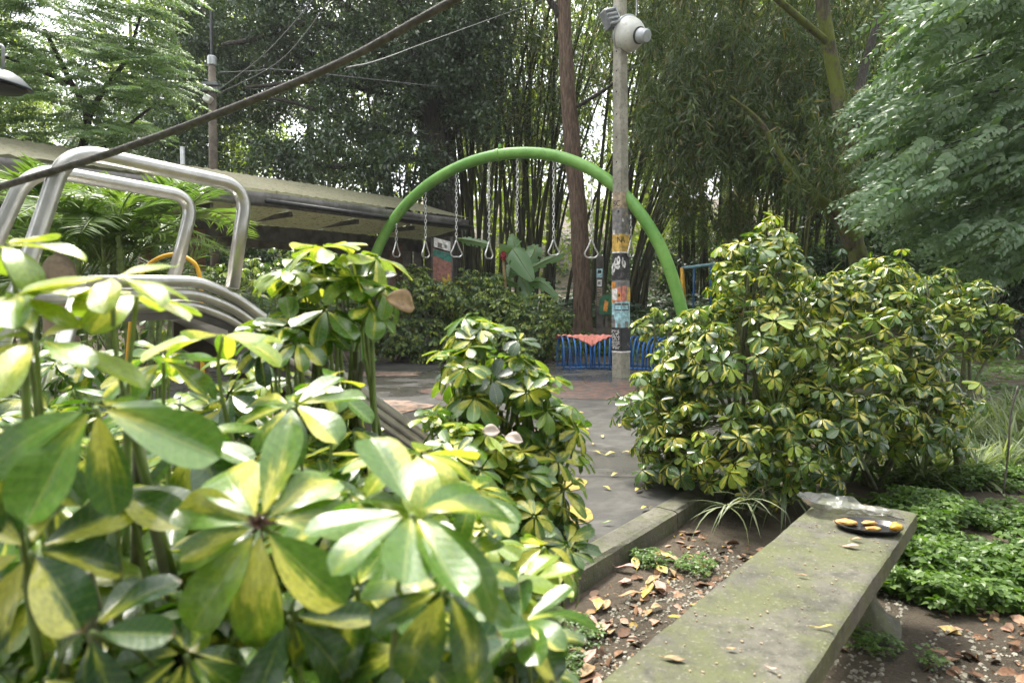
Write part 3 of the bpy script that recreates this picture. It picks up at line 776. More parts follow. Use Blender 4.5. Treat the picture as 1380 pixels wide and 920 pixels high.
for kk in range(46):
    o = yp if kk == 0 else yp.copy()
    if kk: COL.objects.link(o)
    if kk < 12: px, py = ((805, 612), (822, 614), (828, 642), (846, 612), (855, 605), (870, 688), (800, 600), (818, 660), (812, 590), (835, 575), (880, 640), (790, 580))[kk]; p = Gp(px, py, 0)
    else: p = Vector((random.uniform(-2.2, 2.3), random.uniform(4.2, 12.5), 0))
    o.location = (p.x, p.y, .010); o.rotation_euler = (random.gauss(0, .08), random.gauss(0, .08), random.random()*6.28); k_ = random.uniform(.4, 1.1); o.scale = (k_,)*3
dead_leaf('fallen_leaf', Gp(818, 708, 0) + Vector((0, 0, .016)), .06, M['petiole'], 'green leaf blade lying on the kerb edge', rz=.15, w=.3)
dead_leaf('fallen_leaf', Gp(806, 825, -.1) + Vector((0, 0, .03)), .09, M['dry_yellow'], 'pale yellow leaf with long stalk below the kerb', rz=1.4, w=.5, seed=2)
# ------------------------------------------------------------------ green arch with hanging rings
A0 = Gp(483, 491, 0); A1 = Gp(934, 512, 0)
def on_plane(px, py):
    """point of the arch's upright plane (through A0, A1) seen at px,py"""
    k = (px-690)/FPX
    c, s = math.cos(PITCH), math.sin(PITCH)
    ro = Vector((0, 0, CAM_Z)); p1 = W(px, py, 5.0); rd = p1-ro
    nrm = (A1-A0).cross(Vector((0, 0, 1)))
    t = (A0-ro).dot(nrm)/rd.dot(nrm); return ro + rd*t
pix = [(484, 470), (485, 440), (490, 405), (499, 365), (514, 325), (540, 284), (578, 248), (620, 224), (660, 211), (702, 206), (748, 210), (792, 226), (830, 252), (860, 284), (886, 325), (905, 370), (918, 415), (928, 460)]
path = [A0 + Vector((0, 0, -.05))] + [on_plane(*p) for p in pix] + [A1 + Vector((0, 0, -.05))]
path = spline(path, 6)
arch = thing('climbing_arch', 'tall faded green steel tube arch spanning the play area', 'arch', (A0+A1)/2)
m = MB(); m.tube(path, .098, 20); m.build('tube', M['green_paint'], arch, smooth=True)
m = MB(); ctr = on_plane(673, 207); i0 = min(range(len(path)), key=lambda i: (path[i]-ctr).length)
m.tube([path[i0-1]*.6+path[i0]*.4, path[i0]], .112, 20); 
m.lathe([(.03, 0), (.03, .05), (.016, .06)], Matrix.Translation(path[i0] + Vector((0, 0, .12))), 10)
m.build('joint_collar', M['green_paint'], arch, auto=40)
m = MB(); pd = (A1-A0).normalized()
m.tube([A0 + pd*.05 + Vector((0, 0, .10)), A0 + pd*.42 + Vector((0, 0, .10))], .035, 10)
m.build('foot_peg', M['green_paint'], arch, smooth=True)
def chain_mesh(p0, p1, pitch=.062, wire=.0078):
    m = MB(); d = p1-p0; n = max(2, int(d.length/pitch)); u = d.normalized()
    a = u.orthogonal().normalized(); b = u.cross(a)
    for i in range(n):
        c = p0 + d*((i+.5)/n); s = a if i % 2 else b
        s = (s*math.cos(.5) + u.cross(s)*math.sin(.5))
        hl, hw = d.length/n*.62, .0185
        pts = []
        for k in range(10):
            t = 2*PI*k/10; pts.append(c + u*(hl*math.cos(t)) + s*(hw*math.sin(t)*(1 if abs(math.sin(t)) > .5 else .9)))
        m.tube(pts, wire, 5, closed=True)
    return m
RINGS = [  # x, chain top, ring top, ring bottom, seen width, words
    (534, 305, 326, 346, 8, 'leftmost triangular hand ring on a short chain, nearly edge on'),
    (573.5, 262, 326, 347, 9, 'triangular hand ring on a chain in front of the painted board'),
    (615, 231, 325, 346, 16, 'triangular hand ring on a chain right of the painted board'),
    (659, 217, 326, 348, 10, 'narrow looking hand ring hanging left of the red ginger flower'),
    (697, 211, 314, 0, 0, 'bare chain without a ring near the top of the arch'),
    (746, 219, 324, 344, 17, 'wide hand ring in front of the banana leaves'),
    (797, 244, 324, 347, 18, 'wide hand ring between brown tree trunk and concrete pole'),
    (850, 297, 324, 346, 11, 'rightmost hand ring on a short chain beside the concrete pole')]
for x, y0, y1, y2, wpx, lab in RINGS:
    top_ = on_plane(x, y0-3); a = on_plane(x, y1)
    r = thing('hanging_ring' if y2 else 'hanging_chain', lab, 'swing ring' if y2 else 'chain', top_, 'chains with rings hanging from the green arch')
    m = MB(); m.lathe([(.0, .05), (.018, .05), (.02, .0), (.026, -.01), (.02, -.035), (.0, -.04)], Matrix.Translation(top_), 10)
    m.build('eye_bolt', M['chain'], r, smooth=True)
    chain_mesh(top_ + Vector((0, 0, -.035)), a + Vector((0, 0, .02))).build('chain', M['chain'], r, smooth=True)
    if y2:
        b = on_plane(x, y2); h = a.z-b.z; hw = h*.40
        ang = math.acos(min(1, wpx/18.2)); e = Matrix.Rotation(ang, 3, 'Z') @ Vector((1, 0, 0))
        P = [a + Vector((0, 0, .0)), a - Vector((0, 0, h*.80)) + e*hw, a - Vector((0, 0, h)) + e*hw*.55, a - Vector((0, 0, h)) - e*hw*.55, a - Vector((0, 0, h*.80)) - e*hw, a]
        P = spline([a + e*.012, lerp(a, P[1], .55), P[1], P[2], lerp(P[2], P[3], .5), P[3], P[4], lerp(a, P[4], .55), a - e*.012], 4)
        m = MB(); m.tube(P, .0135, 8, closed=True); m.build('hand_ring', M['chain'], r, smooth=True)

# ------------------------------------------------------------------ steel slide
SD = Vector((.55, .835, 0)).normalized(); SN = Vector((-SD.y, SD.x, 0))
T0 = W(128, 208, 2.36); OFF = SN*.46
slide = thing('steel_slide', 'worn stainless steel playground slide with two hooped handrails', 'slide', (T0.x, T0.y, 0))
def near(px, py, guess):
    """point of the near side plane of the slide seen at px,py"""
    ro = Vector((0, 0, CAM_Z)); rd = W(px, py, 3.0)-ro; t = (T0-ro).dot(SN)/rd.dot(SN); return ro + rd*t
def side(px, py, off): 
    ro = Vector((0, 0, CAM_Z)); rd = W(px, py, 3.0)-ro; t = (T0+SN*off-ro).dot(SN)/rd.dot(SN); return ro + rd*t
RT = .0275
lo = near(-6, 485, 0); hi = near(89, 200, 0); ext = lo + (lo-hi).normalized()*1.35
ext = lo + (lo-hi)*((lo.z-0)/(hi.z-lo.z)) if hi.z > lo.z else ext
m = MB(); m.tube(bend([ext, lo, hi, near(333, 252, 0), near(313, 388, 0)], .12, 12), RT, 16); m.build('handrail', M['steel'], slide, smooth=True)
lo2 = side(-32, 380, .46); hi2 = side(40, 226, .46)
ext2 = lo2 + (lo2-hi2)*(lo2.z/(hi2.z-lo2.z))
m = MB(); m.tube(bend([ext2, lo2, hi2, side(262, 266, .46), side(229, 394, .46)], .12, 12), RT, 16); m.build('handrail', M['steel'], slide, smooth=True)
# side rails: level at the platform, then down the chute
def railz(off, dz, name, x0=150):
    a = side(x0, 379, 0)*1.0; a.z += dz; b = side(266, 379, 0); b.z += dz; c = side(313, 398, 0); c.z += dz
    d = side(552, 572, 0); d.z += dz; g = c + (d-c)*1.55; k = g + SD*.35; k.z = max(.16+dz*.5, g.z-.02)
    sh = SN*off
    m = MB(); m.tube(bend([a+sh, b+sh, c+sh, d+sh, g+sh, k+sh], .06, 5), .0215, 14); m.build(name, M['steel'], slide, smooth=True)
    return a, b, c, d, g, k
R = railz(0, 0, 'side_rail', 120); railz(.012, -.047, 'side_rail', 110); railz(.03, -.092, 'side_rail', 110); railz(.46, -.01, 'side_rail', 110); railz(.448, -.057, 'side_rail', 110)
def strip(name, offs, dzs, mat, thick=.012, pts=R):
    m = MB(); vs = []
    for p in pts:
        for o_, dz in zip(offs, dzs): vs.append(p + SN*o_ + Vector((0, 0, dz)))
    n = len(offs); m.add(vs, [(i*n+j, i*n+j+1, (i+1)*n+j+1, (i+1)*n+j) for i in range(len(pts)-1) for j in range(n-1)])
    m.build(name, mat, slide, solid=thick)
strip('chute', (.035, .07, .23, .39, .435), (-.095, -.115, -.12, -.115, -.095), M['steel'])
m = MB()
for q in (.0, .46):
    pass
strip('platform_skirt', (.03, .03), (-.115, -.145), M['wood_dark'], .012, R[:3])
strip('side_panel', (.03, .03), (-.115, -.21), M['wood_dark'], .012, R[2:])
strip('side_panel', (.44, .44), (-.08, -.21), M['wood_dark'], .012, R[2:])
pa, pb = R[0], R[1]
for off, px in ((.02, 0), (.44, 0)):
    base = side(104, 400, off); base.z = R[0].z-.06
    foot = base + (lo-hi).normalized()*(base.z/((hi-lo).normalized().z)); 
    m = MB(); m.tube([base, foot], RT, 14); m.build('support_leg', M['steel'], slide, smooth=True)
for k in range(4):
    t = (k+1)/5; a = lerp(ext, lo, 0) ; z = R[0].z*t*.92
    def at_z(e, h, z): return e + (h-e)*((z-e.z)/(h.z-e.z))
    m = MB(); m.tube([at_z(ext, hi, z), at_z(ext2, hi2, z)], RT*.75, 12); m.build('ladder_rung', M['steel'], slide, smooth=True)
# ------------------------------------------------------------------ yellow hoop, post and stump behind the slide
def at(px, py, Y): return W(px, py, Y)
P = [(168, 640), (171, 500), (177, 430), (186, 380), (204, 354), (232, 343), (256, 350), (268, 368), (272, 420), (272, 560)]
hoop = [at(x, y, 4.9) for x, y in P]; hoop[0].z = 0; hoop[-1] = Vector((hoop[-1].x, hoop[-1].y, 0))
m = MB(); m.tube(spline(hoop, 6), .015, 12)
tag(m.build('climbing_hoop', M['yellow_paint'], smooth=True), 'yellow steel climbing hoop seen behind the slide', 'hoop')
sp = at(84, 480, 5.4); top_ = at(84, 342, 5.4).z
m = MB(); m.lathe([(.125, 0), (.125, .2), (.118, top_-.17), (.105, top_-.08), (.07, top_-.025), (.03, top_-.005), (.028, top_+.02), (.036, top_+.045), (.02, top_+.075), (0, top_+.08)], Matrix.Translation((sp.x, sp.y, 0)), 20)
tag(m.build('wooden_bollard', M['stump'], smooth=True), 'pale brown bollard with a rounded knobbed top behind the slide ladder', 'bollard')

# ------------------------------------------------------------------ concrete pole with posters and lamps
PB = Gp(837, 508, 0); PB.z = 0
pole = thing('concrete_pole', 'tall square concrete pole covered with torn posters beside the green arch', 'pole', PB)
PR = Matrix.Rotation(math.radians(39), 3, 'Z')
PH = 9.0
def phw(z): return lerp(.108, .066, z/PH)
PLEAN = Vector((-.012, 0, 0))
def pole_ring(z, add=0.0, ch=.014):
    h = phw(z)+add; c = ch; out = []
    for sx, sy in ((1, 1), (-1, 1), (-1, -1), (1, -1)):
        a = Vector((sx*h, sy*(h-c), 0)); b = Vector((sx*(h-c), sy*h, 0))
        out += [a, b] if sx*sy > 0 else [b, a]
    return [PB + PLEAN*z + PR @ p + Vector((0, 0, z)) for p in out]
def pole_sleeve(z0, z1, add, n=2, faces=None):
    m = MB(); k = max(2, n); vs = []
    for i in range(k): vs += pole_ring(lerp(z0, z1, i/(k-1)), add)
    fs = [(i*8+j, i*8+(j+1) % 8, (i+1)*8+(j+1) % 8, (i+1)*8+j) for i in range(k-1) for j in range(8) if faces is None or j in faces]
    m.add(vs, fs); return m
m = pole_sleeve(-.2, PH, 0, 20); m.build('shaft', M['pole'], pole)
m = MB()
def face_pt(face, s, z, add=.003):
    """face 0: left visible face, 1: right visible face; s -1..1 across"""
    h = phw(z)
    p = Vector((s*h, -(h+add), 0)) if face == 1 else Vector((-(h+add), -s*h, 0))
    return PB + PLEAN*z + PR @ p + Vector((0, 0, z))
def zof(py): return CAM_Z + (408-py)/FPX*PB.y
def poster(y0, y1, mat, add, face=None, s=(-1, 1), label=None):
    """sheet pasted on the left (0), right (1) or both visible faces"""
    z1, z0 = zof(y0), zof(y1)
    if face is None: m = pole_sleeve(z0, z1, add)
    else:
        m = MB(); m.add([face_pt(face, s[0], z0, add), face_pt(face, s[1], z0, add), face_pt(face, s[1], z1, add), face_pt(face, s[0], z1, add)], [(0, 1, 2, 3)])
    o = m.build('poster', mat, pole)
    if label: o['label'] = label
    return o
def ptext(txt, py, hpx, face, s, mat, add, name='lettering', sx=1.0, rot=0.0):
    cu = bpy.data.curves.new('t', 'FONT'); cu.body = txt; cu.size = 1; cu.align_x = 'CENTER'; cu.align_y = 'CENTER'
    to = bpy.data.objects.new('t', cu); COL.objects.link(to)
    dg = bpy.context.evaluated_depsgraph_get(); me = bpy.data.meshes.new_from_object(to.evaluated_get(dg))
    bpy.data.objects.remove(to)
    z = zof(py); c = face_pt(face, s, z, add); sc = hpx/FPX*PB.y*1.35
    ex = (PR @ Vector((1, 0, 0))) if face == 1 else (PR @ Vector((0, -1, 0)))
    ez = Vector((0, 0, 1)); a = ex*math.cos(rot)+ez*math.sin(rot); b = ez*math.cos(rot)-ex*math.sin(rot)
    mm = MB(); mm.add([c + a*v.co.x*sc*sx + b*v.co.y*sc for v in me.vertices], [tuple(p.vertices) for p in me.polygons])
    o = mm.build(name, mat, pole); return o
poster(262, 283, M['paper_tan'], .003, label='torn tan poster with dark letters')
ptext('SC', 277, 8, 0, .1, M['ink'], .0065)
poster(283, 318, M['paper_grey'], .0035, label='weathered grey brown poster layer')
for k in range(14):
    py = random.uniform(285, 316); f = random.choice((0, 1)); s0 = random.uniform(-1, .4)
    poster(py, py+random.uniform(3, 7), M[random.choice(('paper_tan', 'paper_black', 'paper_white', 'paper_grey'))], .0055+k*.0004, f, (s0, s0+random.uniform(.3, .6)))
poster(317, 340, M['paper_yellow'], .004, label='yellow poster with black letters')
ptext('N', 325, 9, 0, .68, M['ink'], .0075); ptext('A', 325, 9, 1, -.62, M['ink'], .0075)
poster(340, 342, M['paper_white'], .0045)
poster(341, 378, M['paper_black'], .004, label='black poster with a white graffiti tag')
def sticker(pts, face, mat, add, label=None, name='sticker'):
    m = MB(); m.add([face_pt(face, s, zof(y), add) for s, y in pts], [tuple(range(len(pts)))]); o = m.build(name, mat, pole)
    if label: o['label'] = label
# white bubble tag: rounded letters built of lobes on the two faces
for face, s, y, rs, ry in ((0, -.55, 361, .40, 6.5), (0, -.05, 355, .42, 7), (0, .5, 352, .42, 6), (1, -.72, 354, .26, 6.5), (1, -.35, 357, .34, 5), (0, .3, 360, .5, 3.5), (0, -.75, 367, .22, 4)):
    sticker([(max(-1, min(1, s + rs*math.cos(t*PI/9)*(1+.12*math.sin(5*t)))), y + ry*math.sin(t*PI/9)) for t in range(18)], face, M['paper_white'], .0085, name='graffiti_tag')
for face, s, y, rs, ry in ((0, -.5, 361, .14, 2.2), (0, -.02, 354, .14, 2.4), (0, .5, 351, .13, 2), (1, -.5, 355, .13, 2), (0, .25, 358.5, .34, .7)):
    sticker([(s + rs*math.cos(t*PI/6), y + ry*math.sin(t*PI/6)) for t in range(12)], face, M['ink'], .0105, name='graffiti_tag')
poster(378, 396, M['paper_grey'], .0042)
poster(380, 408, M['paper_orange'], .0048, 0, (-1, -.2), label='orange torn poster strip')
poster(387, 407, M['paper_pink'], .0052, 0, (-.4, 1), label='pink and red torn poster'); poster(389, 404, M['paper_white'], .006, 0, (-.9, .2)); poster(385, 406, M['paper_pink'], .0052, 1, (-1, .1)); poster(387, 406, M['paper_yellow'], .0052, 1, (.3, 1))
poster(394, 403, M['paper_orange'], .0075, 0, (.2, .9)); poster(396, 400, M['ink'], .0085, 0, (.45, .8))
poster(405, 441, M['paper_blue'], .0045, label='pale blue poster with a dark framed title box')
poster(409, 418.5, M['ink'], .0075, 0, (-.35, 1)); poster(409, 418.5, M['ink'], .0075, 1, (-1, .6)); poster(411, 417, M['paper_blue'], .0095, 0, (-.22, .96)); poster(411, 417, M['paper_blue'], .0095, 1, (-.96, .45))
for (f, s0, s1, ya, yb) in ((0, -.95, -.45, 424, 441), (0, -.6, -.2, 430, 441), (1, -.3, .5, 433, 441), (0, .2, .9, 436, 441)):
    poster(ya, yb, M['paper_grey'], .0075, f, (s0, s1))
poster(441, 474, M['paper_black'], .0042, label='black poster with rows of white lettering')
m = MB()                                             # rows of small white print, too worn to read
for i in range(12):
    y = 444.5 + i*2.15; q = -.92
    while q < .55:
        w = random.uniform(.06, .16)
        if random.random() < .82:
            h = random.uniform(.9, 1.7)
            m.add([face_pt(0, q, zof(y+h), .007), face_pt(0, q+w, zof(y+h), .007), face_pt(0, q+w, zof(y), .007), face_pt(0, q, zof(y), .007)], [(0, 1, 2, 3)])
        q += w + .035
m.build('worn_print', M['paper_white'], pole)
poster(472.5, 474.5, M['paper_white'], .0065)
m = MB()
for py in (55, 79, 104, 131, 160, 190, 222):
    z = zof(py); c = face_pt(0, .0, z, .002); ex = PR @ Vector((0, -1, 0))
    m.add([c + ex*.014*math.cos(t*PI/5) + Vector((0, 0, .014*math.sin(t*PI/5))) for t in range(10)], [tuple(range(10))])
m.build('bolt_holes', M['ink'], pole)

# flood lamp: finned box bolted to the pole's left
fc = W(822, 26, PB.y-.16)
fl = thing('flood_lamp', 'grey finned flood lamp tilted on the left of the concrete pole top', 'lamp', fc)
FR = Matrix.Rotation(math.radians(-24), 3, 'Y') @ Matrix.Rotation(math.radians(28), 3, 'Z')
m = MB(); m.box(fc, (.20, .17, .30), FR, bev=.02); m.build('housing', M['grey_metal'], fl, auto=35)
for k in range(4):
    m = MB(); m.box(fc + FR @ Vector((-.012, -.095, -.105+k*.07)), (.185, .05, .036), FR, bev=.012); m.build('cooling_fin', M['grey_light'], fl, auto=35)
m = MB(); m.box(fc + FR @ Vector((.108, -.01, 0)), (.02, .19, .31), FR, bev=.005); m.build('front_frame', M['grey_light'], fl)
m = MB(); m.box(fc + FR @ Vector((.1, .14, .0)), (.05, .16, .05), FR); m.build('bracket', M['grey_metal'], fl)
# white bell lamp on the right
bc = W(852, 47, PB.y-.12)
bl_ = thing('bell_lamp', 'round white industrial lamp with grey end cap right of the pole top', 'lamp', bc)
axis = Vector((.58, -.78, -.36)).normalized()
BM = Matrix.Translation(bc) @ axis.to_track_quat('Z', 'Y').to_matrix().to_4x4()
m = MB(); m.lathe([(.0, -.20), (.15, -.20), (.25, -.17), (.272, -.145), (.278, -.12), (.27, -.105), (.262, -.06), (.24, .02), (.20, .085), (.145, .135), (.112, .15)], BM, 32); m.build('shade', M['white_enamel'], bl_, auto=50)
m = MB(); m.lathe([(.280, -.135), (.290, -.13), (.290, -.11), (.276, -.10)], BM, 32); m.build('rim_band', M['grey_light'], bl_, smooth=True)
m = MB(); m.lathe([(.118, .148), (.128, .155), (.128, .175), (.115, .18)], BM, 24); m.build('clamp_ring', M['rubber'], bl_, smooth=True)
m = MB(); m.lathe([(.112, .178), (.108, .24), (.102, .31), (.085, .335), (.0, .34)], BM, 24); m.build('end_cap', M['grey_light'], bl_, auto=40)
for a in (30, 150, 270):
    m = MB(); q = BM @ Vector((.285*math.cos(math.radians(a)), .285*math.sin(math.radians(a)), -.12)); m.box(q, (.03, .06, .035), BM.to_3x3(), bev=.006); m.build('latch', M['grey_light'], bl_)
hk = bc + Vector((.05, -.02, .27))
m = MB(); m.tube([hk, hk + Vector((.01, 0, .12)), hk + Vector((.0, .0, 1.6))], .009, 6); m.build('hanger_rod', M['grey_light'], bl_)
m = MB(); arm = Vector((PB.x, PB.y, hk.z+1.58)); m.tube([arm, hk + Vector((0, 0, 1.58))], .03, 8); m.build('arm', M['grey_metal'], bl_)

# ------------------------------------------------------------------ blue hoop tunnel and red cloth
tun = thing('hoop_tunnel', 'low blue crawl tunnel made of steel hoops behind the concrete pole', 'tunnel', (1.9, 12.5, 0))
ax = spline([Vector((.90, 12.55, 0)), Vector((1.5, 12.62, 0)), Vector((2.1, 12.5, 0)), Vector((2.65, 12.15, 0)), Vector((3.05, 11.55, 0))], 10)
def along(path, n):
    d = [0]
    for i in range(1, len(path)): d.append(d[-1] + (path[i]-path[i-1]).length)
    out = []
    for k in range(n):
        s = d[-1]*k/(n-1); i = min(len(d)-2, max(0, int(np.searchsorted(d, s)-1))); t = (s-d[i])/max(1e-9, d[i+1]-d[i])
        out.append((path[i].lerp(path[i+1], t), (path[i+1]-path[i]).normalized()))
    return out
HR, HH = .30, .585
for c, d in along(ax, 26):
    s = Vector((d.y, -d.x, 0)); pts = [c - s*HR + Vector((0, 0, -.02))]
    for k in range(13):
        a = PI - PI*k/12; pts.append(c + s*(HR*math.cos(a)) + Vector((0, 0, HH-HR+HR*math.sin(a))))
    pts.append(c + s*HR + Vector((0, 0, -.02)))
    m = MB(); m.tube(pts, .0155, 8); m.build('hoop', M['blue_paint'], tun, smooth=True)
for sg in (-1, 1):
    m = MB(); pts = [c + Vector((d.y, -d.x, 0))*HR*sg + Vector((0, 0, .03)) for c, d in along(ax, 30)]; m.tube(pts, .014, 8); m.build('base_rail', M['blue_paint'], tun, smooth=True)
m = MB()
al = along(ax, 26)
def cl(u, v):
    i = u*10.5; k = int(i); c, d = al[min(24, k)]; c2, _ = al[min(25, k+1)]; c = c.lerp(c2, i-k); s = Vector((d.y, -d.x, 0))
    drop = .24 + .95*max(0, 1-abs(u-.56)/.44)                         # triangular flap towards the viewer
    arc = -.75 + v*(.75+drop)*1.0
    a = PI/2 - arc/1.0
    r = HR + .022 + .006*math.sin(u*30+v*5)
    if a < 0: zz = HH-HR + a*r; p = c + s*r + Vector((0, 0, zz))
    else: p = c + s*(r*math.cos(a)) + Vector((0, 0, HH-HR+r*math.sin(a)))
    return p - d*.06 + Vector((0, 0, .008*math.sin(u*10.5*2*PI)))
m.sheet(cl, 60, 18)
tag(m.build('red_cloth', M['cloth'], smooth=True, solid=.004), 'faded red cloth draped over the left end of the blue tunnel', 'cloth')

# ------------------------------------------------------------------ yellow and blue swing frame far right
sw = thing('swing_stand', 'yellow legged swing frame with pale teal crossbar behind the green arch', 'swing frame', (W(922, 360, 17).x, 17, gz(3.9, 17)))
tp = W(919, 361, 17); tp2 = W(996, 352, 16.2)
for nm, p, q in (('leg', tp, (-.10, -.55)), ('leg', tp, (.22, .35)), ('leg', tp2, (-.10, -.55)), ('leg', tp2, (.22, .35))):
    foot = Vector((p.x+q[0], p.y+q[1], gz(p.x+q[0], p.y+q[1])-.05)); m = MB(); m.tube([p, foot], .045, 12); m.build(nm, M['yellow_paint'], sw, smooth=True)
m = MB(); m.tube([tp, tp2], .035, 12); m.build('crossbar', M['teal_paint'], sw, smooth=True)
for t in (.22, .52):
    a = tp.lerp(tp2, t); m = MB(); m.tube([a, a - Vector((0, 0, 1.2))], .022, 8)
    r = m.build('swing_strap', M['blue_paint'], smooth=True); tag(r, ('left', 'right')[t > .4] + ' blue swing strap hanging from the teal crossbar', 'swing', 'straps of the swing frame')
# ------------------------------------------------------------------ shelter along the left
HE = 2.80
def eave(px): # point on the eave line (front edge of the roof), lower edge of fascia
    a = Vector((-4.75, 10.2, HE)); b = Vector((-1.05, 14.6, HE)); return a, b
EA, EB = eave(0); ED = (EB-EA).normalized(); EN = Vector((-ED.y, ED.x, 0))          # EN: away from the viewer
ES = EA - ED*6.5; LEN = (EB-ES).length
shel = thing('shelter', 'long low open shelter with moss stained roof sheets behind the slide', 'shelter', (ES+EB)/2 - Vector((0, 0, HE)))
def E(t, n, z): return ES + ED*t + EN*n + Vector((0, 0, z-HE))
# roof: two slopes of corrugated sheet
def roofsheet(n0, z0, n1, z1, t0, t1, name):
    m = MB(); nu, nv = 150, 8
    def fn(u, v):
        t = lerp(t0, t1, u); n = lerp(n0, n1, v); z = lerp(z0, z1, v) + .012*math.sin(t*2*PI/.19) + .02*noise.noise(Vector((t*.7, n*.9, 3)))
        return E(t - .25*v*(1 if u > .995 else 0), n, z)
    m.sheet(fn, nu, nv); return m.build(name, M['old_roof'], shel, smooth=True)
roofsheet(-.10, HE+.20, 1.9, HE+.80, -.2, LEN+.1, 'roof')
roofsheet(3.9, HE+.15, 1.9, HE+.80, -.2, LEN+.1, 'roof')
m = MB(); nseg = 40
def fas(u, v):
    t = u*(LEN+.1); return E(t, -.06 - .03*v + .02*noise.noise(Vector((t*1.3, v*2, 0))), HE-.06 + .22*v + .015*noise.noise(Vector((t*.8, 0, 5))))
m.sheet(fas, nseg, 3); m.build('fascia', M['fascia'], shel, smooth=True, solid=.03)
m = MB(); m.tube([E(LEN*.62, -.16, HE+.02), E(LEN*.8, -.17, HE-.01), E(LEN+.1, -.16, HE+.0)], .04, 8); m.build('gutter_pipe', M['roof_tube'], shel, smooth=True)
npan = 9
for k in range(npan):
    t0, t1 = LEN*k/npan+.05, LEN*(k+1)/npan-.05
    m = MB(); m.sheet(lambda u, v: E(lerp(t0, t1, u), .02+1.25*v, HE-.03 - .16*v + .012*noise.noise(Vector((u*4+k, v*3, 1)))), 6, 6); m.build('ceiling_panel', M['soffit'], shel)
for k in range(npan+1):
    t = LEN*k/npan; m = MB(); c = (E(t, .05, HE-.08)+E(t, 3.6, HE-.16))/2; RR = Matrix((ED, EN, Vector((0, 0, 1)))).transposed()
    m.box(c, (.05, 3.6, .08), RR); m.build('rafter', M['wood_dark'], shel)
RR = Matrix((ED, EN, Vector((0, 0, 1)))).transposed()
for n, z, h in ((1.3, HE-.33, .26), (2.7, HE-.36, .26)):
    m = MB(); m.box(E(LEN/2, n, z), (LEN, .12, h), RR); m.build('beam', M['wood_dark'], shel)
for k, t in enumerate((.6, LEN*.28, LEN*.585, LEN*.94)):
    for n in (1.3, 3.4):
        p = E(t, n, 0); m = MB(); m.box(Vector((p.x, p.y, (gz(p.x, p.y)+HE-.4)/2)), (.20, .20, HE-.2), RR, bev=.02); m.build('post', M['post_brown'], shel)
# dark timber board wall of the shelter's far end, slatted
for k in range(9):
    p = E(LEN-.12, .55+k*.36, 0); m = MB(); m.box(Vector((p.x, p.y, 1.25)), (.06, .26, 2.55), RR); m.build('wall_board', M['wood_dark'], shel)
# ------------------------------------------------------------------ painted board at the shelter's end
bp = W(596, 352, 14.0); bb = thing('painted_board', 'upright board painted maroon and teal with yellow flower under a white sheet', 'board', (bp.x, bp.y, gz(bp.x, bp.y)))
BR3 = Matrix.Rotation(math.radians(14), 3, 'Z')
def bpt(x, z, y=0): return bp + BR3 @ Vector((x, y, z))
def panel(name, pts, y, mat, th=.02):
    m = MB(); f = [bpt(x, z, y) for x, z in pts]; b = [bpt(x, z, y+th) for x, z in pts]; n = len(pts)
    m.add(f+b, [tuple(range(n)), tuple(range(n, 2*n))[::-1]] + [(i, n+i, n+(i+1) % n, (i+1) % n) for i in range(n)]); return m.build(name, mat, bb)
panel('board_panel', [(-.19, -.75), (.19, -.80), (.19, .16), (-.19, .26)], 0, M['mural_red'], .03)
panel('painted_band', [(-.185, .10), (-.10, .10), (.02, .03), (.185, -.02), (.185, .155), (-.185, .25)], -.004, M['mural_teal'], .003)
m = MB(); fl_ = [(.185, -.62)]
for k in range(9):
    a = PI*.5 + k*PI/16; rr = .50 if k % 2 else .32; fl_.append((.185 + rr*math.cos(a)*.75, -.62 + rr*math.sin(a)*.8))
panel('painted_flower', [(.185, -.70)] + fl_[1:] + [(-.15, -.66)], -.005, M['mural_yellow'], .003)
panel('paper_sheet', [(-.17, .29), (.17, .20), (.17, .40), (-.17, .48)], -.006, M['paper_white'], .012)
for x, z, w, h in ((-.05, .33, .09, .10), (.07, .31, .05, .07)):
    panel('sheet_drawing', [(x-w/2, z-h/2), (x+w/2, z-h/2-.02), (x+w/2, z+h/2-.02), (x-w/2, z+h/2)], -.009, M['paper_grey'], .002)
for x in (-.20, .20): m = MB(); p = bpt(x, 0, .03); m.box(Vector((p.x, p.y, (bp.z+.5+gz(p.x, p.y))/2)), (.045, .045, bp.z+.5-gz(p.x, p.y)), BR3); m.build('board_post', M['wood_dark'], bb)

# ------------------------------------------------------------------ dark post with stickers and green sign behind the tree
pp = W(808, 420, 15.3); ps = thing('sticker_post', 'dark slim post with pale stickers behind the brown tree trunk', 'post', (pp.x, pp.y, gz(pp.x, pp.y)))
m = MB(); m.box(Vector((pp.x, pp.y, 1.1)), (.15, .15, 2.3), bev=.015); m.build('post', M['wood_dark'], ps)
def stk(x0, x1, y0, y1, mat, d=.003):
    a = W(x0, y1, pp.y-.075-d); b = W(x1, y0, pp.y-.075-d); m = MB(); m.add([(a.x, a.y, a.z), (b.x, a.y, a.z), (b.x, a.y, b.z), (a.x, a.y, b.z)], [(0, 1, 2, 3)]); m.build('sticker', mat, ps)
stk(804, 812, 362, 374, M['paper_blue']); stk(805.5, 810.5, 364, 368, M['ink'], .006)
stk(804.5, 811, 377, 386, M['paper_white']); stk(805.5, 809.5, 379, 383, M['paper_grey'], .006); stk(804.5, 811.5, 388, 412, M['paper_tan'])
for k in range(9):
    y = 390+k*2.3; stk(805, 805+random.uniform(2.5, 6), y, y+1.1, M['paper_black'], .006)
gsn = W(818, 410, 15.0); gs = thing('green_sign', 'small dark green arched sign with orange mark beside the concrete pole', 'sign', (gsn.x, gsn.y, gz(gsn.x, gsn.y)))
